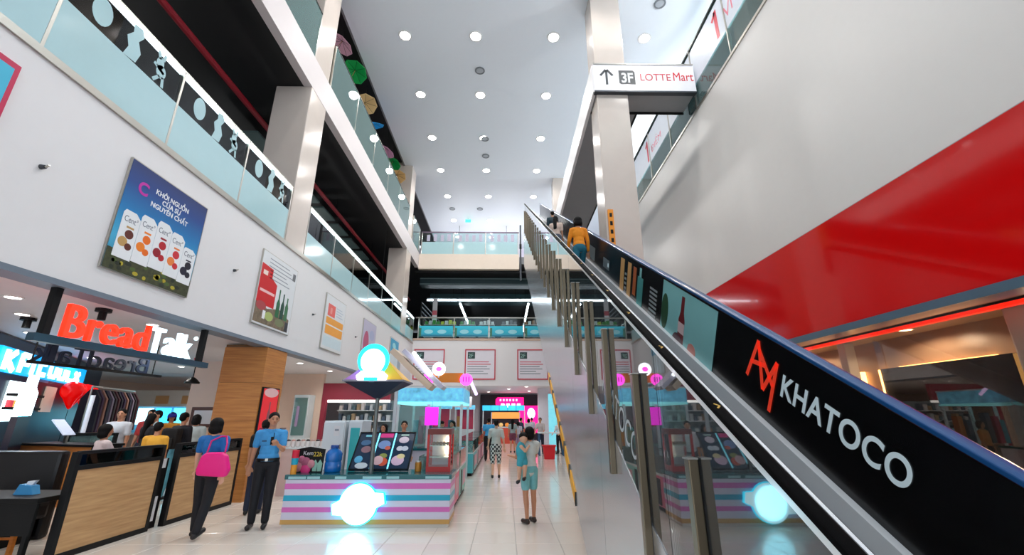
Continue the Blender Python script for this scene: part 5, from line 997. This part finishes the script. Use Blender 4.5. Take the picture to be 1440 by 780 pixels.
# ------------------------------------------------------------------ people
SKIN = mat('skin_tan', (196, 140, 108), .5); SKIN2 = mat('skin_fair', (218, 170, 142), .5); HAIR = mat('hair_black', (10, 8, 8), .65, spec=.2)
LIP = mat('lip', (160, 80, 76), .5); EYE = mat('eye_dark', (16, 12, 12), .2)
def sculpt(o, vx, it=4):
    r = o.modifiers.new('r', 'REMESH'); r.mode = 'VOXEL'; r.voxel_size = vx
    q = o.modifiers.new('s', 'SMOOTH'); q.iterations = it; q.factor = .5
def D(flex, out=0, sd=1):         # limb direction: hanging down, swung forward by flex, outward by out
    f, a = R(flex), R(out); return Vector((sd*math.sin(a)*math.cos(f), -math.sin(f)*math.cos(a), -math.cos(f)*math.cos(a)))
def person(label, loc, rz, H, shirt, pants, legs=((4, 6), (-4, 6)), arms=(((4, 6), (14, 2)), ((4, 6), (14, 2))), sleeve=.55, leglen=1.0, hair='short', skin=None, near=False, lean=0, turn=0, group=None, face=True, shoe=(20, 18, 20), skirt=False, hem=.9, vx=None, nod=0, hairmat=None, build=1.0, zbase=None, name='person'):
    skin = skin or SKIN; s = H/1.7; vx = vx or (.0085 if near else .016); vx = vx*s
    t = thing(name, label, 'person', loc, rz, group, world=False)
    LM = Matrix.Rotation(R(lean), 4, 'X'); hipc = Vector((0, 0, .95))
    def U(p): return LM.to_3x3() @ (Vector(p)-hipc)+hipc           # upper body leans about the hips (forward is -y)
    HM = Matrix.Rotation(R(turn), 3, 'Z') @ Matrix.Rotation(R(nod), 3, 'X'); neck = Vector((0, 0, 1.47))
    def Hd(p): return U(HM @ (Vector(p)-neck)+neck)
    HR = LM.to_3x3() @ HM
    k = build
    body, sh, pa, ha, shoes, hands = MB(), MB(), MB(), MB(), [], []
    # trunk
    for m, g in ((body, 0), (sh, .02)):
        m.ell(U((0, .005, 1.28)), (.150*k+g, .098*k+g, .16+g), LM.to_3x3()); m.ell(U((0, 0, 1.10)), (.128*k+g, .088*k+g, .17+g), LM.to_3x3())
        m.cap(U((-.125*k, .005, 1.375)), .058+g*.8, U((.125*k, .005, 1.375)), .058+g*.8); m.ell(U((0, 0, 1.0)), (.145*k+g, .1*k+g, .10+g), LM.to_3x3())
    if hem < .9: sh.ell((0, 0, .92), (.16*k, .12*k, .14))
    body.ell((0, .005, .92), (.148*k, .1*k, .12)); pa.ell((0, .008, .93), (.165*k, .122*k, .125))
    body.cap(U((0, .012, 1.40)), .056, Hd((0, .004, 1.54)), .05)
    # head with jaw, nose, ears
    body.ell(Hd((0, .0, 1.605)), (.074, .092, .098), HR, 18, 12); body.ell(Hd((0, -.028, 1.545)), (.054, .058, .058), HR); body.cap(Hd((0, -.08, 1.60)), .011, Hd((0, -.1, 1.572)), .014)
    for sd in (-1, 1): body.ell(Hd((sd*.076, .008, 1.59)), (.011, .02, .03), HR)
    # hair
    ha.ell(Hd((0, .016, 1.632)), (.086, .096, .088), HR, 18, 10); ha.ell(Hd((0, .045, 1.60)), (.078, .07, .085), HR)
    if hair in ('bob', 'long', 'tail'):
        ha.ell(Hd((0, .04, 1.57)), (.09, .075, .11), HR)
        for sd in (-1, 1): ha.cap(Hd((sd*.072, .01, 1.63)), .03, Hd((sd*.076, .02, 1.5)), .026)
    if hair == 'bob': ha.ell(Hd((0, .05, 1.54)), (.104, .078, .085), HR); ha.ell(Hd((0, .03, 1.62)), (.1, .1, .1), HR)
    if hair == 'long': ha.cap(Hd((0, .06, 1.56)), .075, U((0, .11, 1.22)), .05); ha.cap(Hd((.03, .06, 1.5)), .05, U((.04, .1, 1.2)), .04)
    if hair == 'tail': ha.cap(Hd((0, .1, 1.6)), .035, U((0, .14, 1.36)), .02)
    # legs
    for sd, (fl, kn) in zip((-1, 1), legs):
        hip = Vector((sd*.088*k, .0, .9)); kne = hip+D(fl, 1.5, sd)*.43; ank = kne+D(fl-kn, 0, sd)*.40
        body.cap(hip, .085*k, kne, .055*k); body.cap(kne, .054*k, kne.lerp(ank, .35)+Vector((0, .012, 0)), .053*k); body.cap(kne.lerp(ank, .35)+Vector((0, .012, 0)), .05*k, ank, .034)
        toe = ank+Vector((sd*.012, -.14*math.cos(R(fl-kn)), -.035-.14*math.sin(R(fl-kn)) if fl-kn < -12 else -.045)); heel = ank+Vector((0, .03, -.045))
        body.cap(heel, .03, toe, .026)
        f = MB(); f.cap(heel+Vector((0, .004, -.006)), .042, toe+Vector((0, -.01, -.008)), .04); f.cap(heel, .04, ank+Vector((0, 0, -.02)), .042); shoes.append(f)
        if leglen > 0:
            if leglen <= .5: pa.cap(hip, .1*k, hip.lerp(kne, leglen*2), .085*k)
            else:
                pa.cap(hip, .102*k, kne, .073*k); e = kne.lerp(ank, (leglen-.5)*2*.98); pa.cap(kne, .072*k, e, .058*k)
        if skirt: pa.cap(hip, .11*k, hip.lerp(kne, .8), .12*k)
    # arms
    for sd, (ua, fa) in zip((-1, 1), arms):
        shd = U((sd*.178*k, .008, 1.375)); elb = shd+(LM.to_3x3() @ D(ua[0], ua[1], sd))*.27; dv = LM.to_3x3() @ D(fa[0], fa[1], sd); wr = elb+dv*.235
        body.cap(U((sd*.14*k, .006, 1.375)), .055, shd, .05); body.cap(shd, .05*k, elb, .038*k); body.cap(elb, .038*k, wr, .026*k)
        sh.cap(U((sd*.13*k, .006, 1.37)), .07, shd, .066*k)
        if sleeve > 0:
            if sleeve <= .5: sh.cap(shd, .066*k, shd.lerp(elb, sleeve*2), .056*k)
            else: sh.cap(shd, .066*k, elb, .052*k); sh.cap(elb, .052*k, elb.lerp(wr, (sleeve-.5)*2*.95), .042*k)
        # hand: palm, four fingers with a knuckle bend, thumb from the side of the palm
        side = dv.cross(Vector((0, -1, 0))); side = (side if side.length > .1 else Vector((1, 0, 0))).normalized(); pn = side.cross(dv).normalized()
        pc = wr+dv*.05; rad = Matrix((side, pn, dv)).transposed()
        body.ell(pc, (.040, .018, .055), rad)
        for q, L in enumerate((.062, .074, .07, .054)):
            b0 = wr+dv*.088+side*(q-1.5)*.0205; b1 = b0+dv*L*.55+pn*.006; b2 = b1+(dv*.75-pn*.6).normalized()*L*.5
            body.cap(b0-dv*.02, .0102, b1, .0095, 8); body.cap(b1, .0095, b2, .008, 8)
        tb = wr+dv*.035-side*.034; t1 = tb+(dv*.75-side*.6).normalized()*.035; body.cap(tb, .0125, t1, .0105, 8); body.cap(t1, .0105, t1+(dv*.95-side*.1).normalized()*.028, .009, 8)
        hands.append((wr, dv))
    SM = Matrix.Diagonal((s, s, s, 1))
    def put(nm, m, mt, it=4, par=t, sculpted=True):
        m.v = [SM @ p for p in m.v]; o = m.build(nm, mt, par, True)
        if sculpted: sculpt(o, vx, it)
        return o
    b = put('body', body, skin, 3 if near else 2)
    put('shirt', sh, shirt, 5); put('trousers' if leglen > .6 else ('skirt' if skirt else 'shorts'), pa, pants, 5); put('hair', ha, hairmat or HAIR, 4)
    sm_ = mat('shoe_%d_%d_%d' % shoe, shoe, .5)
    for f in shoes: put('shoe', f, sm_, 3)
    if face:
        for sd in (-1, 1):
            e = MB().ell(Hd((sd*.03, -.083, 1.603)), (.013, .008, .006), HR); put('eye', e, EYE, sculpted=False)
            e = MB().cap(Hd((sd*.045, -.083, 1.622)), .0035, Hd((sd*.016, -.09, 1.625)), .004); put('eyebrow', e, HAIR, sculpted=False)
        e = MB().ell(Hd((0, -.083, 1.545)), (.022, .008, .006), HR); put('mouth', e, LIP, sculpted=False)
    lo = min(p.z for f in shoes for p in f.v)
    t.location = Vector(loc)+Vector((0, 0, -lo))
    t['_s'] = s; t['_h'] = [tuple(SM @ q[0])+tuple(q[1]) for q in hands][0][:3]+[tuple(SM @ q[0])+tuple(q[1]) for q in hands][1][:3]
    return t
def cloth(n, c=None, r=.8): return mat('cloth_'+n, c, r, noise=.12, scale=20)
BLU = cloth('guard_blue', (66, 152, 212)); NAV = cloth('near_black', (16, 17, 24)); ROY = cloth('royal_blue', (20, 104, 176))
# woman in blue walking away with a pink shoulder bag
pw = person('woman in blue top and black trousers walking away with pink shoulder bag', (-4.42, 7.05, 0), PI, 1.60, ROY, NAV, legs=((-8, 10), (8, 4)), arms=(((-14, 10), (2, 6)), ((10, 14), (24, 10))), sleeve=.3, hair='bob', skin=SKIN2, near=True, turn=0, build=1.02)
t = thing('handbag', 'hot pink shoulder bag hanging at the back of the woman in blue', 'bag', (-4.28, 6.78, .8)); PKB = mat('bag_pink', (236, 10, 130), .45, noise=.08)
bg = MB().prism([(-.2, .0), (.2, -.02), (.24, .08), (.17, .27), (.1, .31), (-.12, .31), (-.18, .26), (-.22, .08)], -.09, .02, FF(-4.22, .84, 6.78)).build('body', PKB, t); q = bg.modifiers.new('b', 'BEVEL'); q.width = .03; q.segments = 3
st_ = MB(); pts = [Vector((-4.36, 6.83, 1.13)), Vector((-4.36, 6.88, 1.3)), Vector((-4.30, 7.0, 1.36)), Vector((-4.22, 7.0, 1.36)), Vector((-4.12, 6.88, 1.26)), Vector((-4.1, 6.83, 1.13))]
for a, b in zip(pts, pts[1:]): st_.cap(a, .012, b, .012, 8)
st_.build('strap', mat('bag_strap', (200, 10, 110), .5), t)
# guard
pg = person('man in light blue uniform shirt and black trousers beside the kiosk', (-3.86, 7.62, 0), R(18), 1.68, BLU, NAV, legs=((2, 2), (8, 10)), arms=(((-6, 10), (0, 6)), ((22, 8), (120, 35))), sleeve=.34, hair='short', near=True, turn=18, lean=2)
MBb = MB().lathe([(.172, 0), (.175, .04)], 24, Matrix.Diagonal((1, .78, 1, 1)) @ Matrix.Translation((0, 0, .945))); MBb.build('belt', mat('belt_black', (10, 10, 10), .3), pg)
B(-.02, .02, -.142, -.13, .945, .985).build('buckle', STEEL, pg); B(-.11, -.04, -.128, -.122, 1.24, 1.255).build('name_tag', mat('tag_navy', (20, 30, 70), .4), pg)
for sd in (-1, 1): MB().prism([(sd*.0, 0), (sd*.07, .03), (sd*.06, .06), (sd*.0, .02)][::sd], 0, .012, FF(0, 1.375, -.098)).build('collar', BLU, pg); MB().rbox(sd*.15-.045, sd*.15+.045, -.03, .05, 1.43, 1.442, .004).build('epaulette', mat('tag_navy'), pg)
t = thing('radio', 'small dark radio held by the man in uniform', 'radio', (-3.69, 7.33, 1.24)); MB().rbox(-3.72, -3.675, 7.325, 7.35, 1.22, 1.34, .006).build('body', BLACKM, t); MB().cyl((-3.68, 7.337, 1.34), (-3.68, 7.337, 1.4), .006, n=6).build('antenna', BLACKM, t)
# person in dark clothes behind the guard
person('person in black t-shirt and dark jeans standing behind the uniformed man', (-4.5, 8.62, 0), R(200), 1.56, cloth('black', (14, 14, 16)), cloth('jeans', (24, 34, 58)), legs=((2, 2), (-3, 6)), sleeve=.3, hair='short', face=False)
# woman carrying a toddler
LBL = cloth('pale_denim', (120, 190, 196)); GRT = cloth('white_grey', (206, 214, 212))
pt = person('woman in white t-shirt and pale blue shorts carrying a toddler', (.40, 7.87, 0), R(205), 1.45, GRT, LBL, legs=((3, 4), (-4, 3)), arms=(((30, 8), (88, -20)), ((26, 10), (92, -10))), sleeve=.3, leglen=.34, hair='bob', skin=SKIN, near=True, turn=10, shoe=(40, 30, 28), hem=.85)
# toddler: held against her front
ch = thing('person', 'toddler in teal clothes held against the woman, leg dangling', 'person', (.255, 7.72, .62)); TEALC = cloth('toddler_teal', (60, 160, 176))
a = MB(); hx = Vector((.30, 7.72, 1.30))
for f in ((hx, (.07, .08, .085)),): a.ell(*f)
a.cap(hx+Vector((0, 0, -.07)), .035, hx+Vector((-.01, 0, -.13)), .04); a.ell((.26, 7.715, 1.10), (.075, .07, .12)); a.cap((.26, 7.70, .99), .06, (.23, 7.66, .84), .042); a.cap((.23, 7.66, .84), .04, (.225, 7.67, .68), .03); a.cap((.225, 7.67, .68), .026, (.2, 7.62, .655), .024)
a.cap((.29, 7.76, .99), .06, (.32, 7.67, .86), .042); a.cap((.32, 7.67, .86), .04, (.31, 7.66, .72), .03); a.cap((.31, 7.66, .72), .026, (.3, 7.61, .70), .024)
for sy in (-.07, .07): a.cap((.26, 7.715+sy, 1.17), .032, (.33, 7.72+sy, 1.1), .026); a.cap((.33, 7.72+sy, 1.1), .026, (.38, 7.74+sy*.6, 1.16), .02); a.ell((.395, 7.745+sy*.6, 1.18), (.018, .02, .024))
o = a.build('body', SKIN2, ch, True); sculpt(o, .009)
a = MB().ell((.26, 7.715, 1.10), (.09, .085, .135)).cap((.26, 7.715, 1.18), .07, (.27, 7.715, 1.03), .085).cap((.26, 7.70, .99), .072, (.24, 7.67, .90), .058).cap((.29, 7.76, .99), .072, (.315, 7.69, .92), .058); o = a.build('romper', TEALC, ch, True); sculpt(o, .009)
a = MB().ell((.30, 7.73, 1.325), (.077, .085, .075)); o = a.build('hair', HAIR, ch, True); sculpt(o, .008)
for p in ((.195, 7.615, .65), (.295, 7.605, .695)):
    a = MB().cap((p[0]+.02, p[1]+.04, p[2]), .032, (p[0], p[1]-.03, p[2]-.01), .03); o = a.build('shoe', mat('shoe_black', (16, 16, 20), .4), ch, True); sculpt(o, .009)
# walker in check shorts
person('person in grey t-shirt and black and white check shorts walking away', (-.27, 13.2, 0), PI, 1.53, cloth('grey_tee', (186, 192, 186)), stripes('check_cloth', (30, 40, 46), (206, 214, 210), 18, .8, check=True), legs=((6, 8), (-6, 8)), arms=(((-10, 12), (0, 8)), ((14, 12), (30, 6))), sleeve=.4, leglen=.62, hair='short', face=False, skin=SKIN2)
person('person in bright blue t-shirt and black trousers far along the walkway', (-.66, 18, 0), PI, 1.56, cloth('sky', (60, 160, 214)), NAV, sleeve=.3, hair='short', face=False, build=1.1)
person('girl in grey t-shirt and short skirt far along the walkway', (.34, 22, 0), PI, 1.5, cloth('grey2', (150, 170, 172)), cloth('plum', (120, 60, 84)), sleeve=.3, leglen=.3, hair='long', face=False)
person('child in pale top beside the girl in grey', (.62, 22.4, 0), PI, 1.38, cloth('pale', (206, 206, 220)), cloth('lilac_p', (170, 150, 180)), sleeve=.3, leglen=.45, hair='tail', face=False)
person('person in navy shirt near the blue stall', (.85, 24.6, 0), R(120), 1.55, cloth('navy_s', (40, 50, 84)), cloth('jeans'), hair='short', face=False)
person('person in pale lilac shirt near the magenta shop', (1.55, 27, 0), R(200), 1.55, cloth('lilac_s', (190, 186, 210)), cloth('grey_p', (90, 96, 110)), hair='short', face=False)
person('person in white patterned shirt near the white pillar', (1.3, 25.6, 0), R(170), 1.5, cloth('white_s', (216, 220, 226)), NAV, hair='bob', face=False)
person('seller in grey shirt behind the tall table', (1.62, 21.25, 0), R(-15), 1.56, cloth('grey_s', (196, 186, 186)), cloth('jeans'), arms=(((20, 8), (60, 0)), ((20, 8), (60, 0))), hair='short')
person('seller in white shirt at the end of the tall table', (2.5, 21.3, 0), R(-40), 1.46, cloth('white_s'), NAV, hair='short', arms=(((20, 8), (60, 0)), ((20, 8), (60, 0))))
person('stall worker in aqua shirt reaching over the display counters', (-2.15, 14.4, 0), R(95), 1.5, cloth('aqua_s', (80, 180, 200)), NAV, lean=14, arms=(((50, 8), (70, 0)), ((46, 8), (80, 0))), hair='short', face=False)
person('shopper in orange top inside the glass stall', (-1.5, 12.8, 0), R(-20), 1.5, cloth('orange_s', (214, 130, 60)), NAV, hair='bob')
person('stall worker in white shirt behind the menu board', (-2.35, 10.6, 0), R(10), 1.52, cloth('white_s'), cloth('grey_p'), hair='short')
person('stall worker in dark apron beside the cooler', (-2.9, 10.9, 0), R(-10), 1.45, cloth('apron', (70, 60, 56)), NAV, hair='bob')
# people on the escalator
ZS = lambda y: -.62+y*T30
oc = cloth('orange_jacket', (244, 146, 24)); person('woman in orange jacket and blue jeans climbing the escalator', (1.42, 7.75, 3.92), PI, 1.5, oc, cloth('teal_jeans', (34, 110, 130)), legs=((40, 62), (-2, 4)), arms=(((10, 12), (30, 4)), ((16, 14), (40, 6))), sleeve=.95, hair='bob', face=False, vx=.011, lean=8, build=.84)
person('long haired woman in pale blouse further up the escalator', (1.33, 10.55, 5.49), R(165), 1.28, cloth('blouse', (222, 196, 180)), cloth('grey_p'), hair='long', sleeve=.4, face=False, turn=-30, vx=.012)
person('person in dark top near the top of the escalator', (1.45, 12.3, 6.49), PI, 1.3, cloth('dark_teal', (40, 60, 70)), NAV, hair='short', face=False, vx=.013)
# bakery customers
for lab, x, y, H, rz, sc_, pc_, hr, sl, kw in (
    ('man in white t-shirt and blue shorts in the bakery', -8.82, 10.5, 1.78, R(20), (214, 220, 228), (30, 96, 140), 'short', .35, dict(leglen=.6)),
    ('person in grey t-shirt wearing a black backpack strap in the bakery', -8.62, 11.3, 1.76, R(-30), (176, 190, 192), (24, 60, 90), 'short', .35, {}),
    ('woman with long black hair standing in the bakery queue', -7.95, 10.3, 1.68, R(160), (24, 24, 30), (20, 22, 30), 'long', .5, {}),
    ('person in yellow t-shirt by the glass strip of the partition', -6.55, 8.7, 1.52, R(190), (236, 176, 60), (40, 50, 70), 'short', .35, {}),
    ('person in orange yellow shirt at the back of the bakery queue', -8.9, 12.2, 1.72, R(30), (236, 160, 50), (40, 40, 50), 'bob', .4, {}),
    ('person in red shirt at the back of the bakery queue', -9.0, 11.6, 1.78, R(10), (190, 60, 60), (40, 40, 60), 'short', .4, {}),
    ('person in dark jacket carrying a black backpack in the bakery', -6.98, 9.95, 1.7, R(170), (22, 24, 34), (90, 160, 180), 'short', .9, {}),
    ('person in striped pale top beside the backpack wearer', -7.42, 11, 1.66, R(-160), (190, 206, 210), (200, 160, 170), 'bob', .5, {}),
    ('person in olive top in the bakery queue', -8.0, 11.9, 1.62, R(40), (110, 106, 70), (40, 40, 40), 'short', .4, {})):
    person(lab, (x, y, 0), rz, H, cloth('c%d_%d_%d' % sc_, sc_), cloth('p%d_%d_%d' % pc_, pc_), hair=hr, sleeve=sl, face=abs(rz) < 1, vx=.015, **kw)
t = thing('backpack', 'black backpack worn by the person in dark jacket', 'backpack', (-6.98, 9.7, 1.05)); a = MB().rbox(-7.15, -6.81, 9.58, 9.78, 1.0, 1.42, .06); a.build('bag', cloth('black'), t); MB().rbox(-7.11, -6.85, 9.53, 9.59, 1.03, 1.22, .02).build('pocket', cloth('black'), t)
t = thing('cap', 'royal blue cap on the person in orange yellow shirt', 'cap', (-8.9, 12.2, 1.66)); MB().lathe([(.105, -.02), (.105, .03), (.08, .08), (.02, .1)], 18, Matrix.Translation((-8.9, 12.2, 1.64))).build('crown', mat('cap_royal', (24, 30, 150), .6), t, True); MB().ell((-8.83, 12.08, 1.63), (.08, .08, .008)).build('brim', mat('cap_royal'), t, True)
# seated woman at the booth
t = person('seated woman with dark hair in pale top behind the long partition', (-6.4, 7.42, 0), R(150), 1.5, cloth('pale_pink', (206, 190, 190)), cloth('grey_p'), legs=((85, 88), (85, 88)), arms=(((30, 8), (80, 0)), ((30, 8), (80, 0))), hair='bob', face=False, sleeve=.5)
t.location.z = 0.02
t2 = thing('wooden_chair', 'black chair under the seated woman', 'chair', (-6.4, 7.42, 0))
B(-6.62, -6.18, 7.24, 7.66, .36, .40).build('seat', BLACKM, t2)
for x in (-6.6, -6.2):
    for y in (7.26, 7.64): B(x-.02, x+.02, y-.02, y+.02, 0, .36).build('leg', BLACKM, t2)

# ------------------------------------------------------------------ turn lettering and modelled bodies into plain meshes
bpy.context.view_layer.update()
dg = bpy.context.evaluated_depsgraph_get()
for o in TEXTS:
    me = bpy.data.meshes.new_from_object(o.evaluated_get(dg)); nm = o.name
    if 'fit' in o and me.vertices:
        xs = [v.co.x for v in me.vertices]; ys = [v.co.y for v in me.vertices]; a, b = o['fit']; x0, y0 = min(xs), min(ys)
        kx, ky = a/(max(xs)-x0), b/(max(ys)-y0)
        for v in me.vertices: v.co.x = (v.co.x-x0)*kx; v.co.y = (v.co.y-y0)*ky
    q = bpy.data.objects.new('tmp', me); C.objects.link(q); q.parent = o.parent; q.matrix_local = o.matrix_local.copy()
    bpy.data.objects.remove(o); q.name = nm
MODS = [(o, bpy.data.meshes.new_from_object(o.evaluated_get(dg))) for o in list(C.objects) if o.type == 'MESH' and o.modifiers]
for o, me in MODS:
    o.modifiers.clear(); o.data = me
    me.polygons.foreach_set('use_smooth', [True]*len(me.polygons))
for o in C.objects:
    for k in ('_s', '_h'):
        if k in o: del o[k]
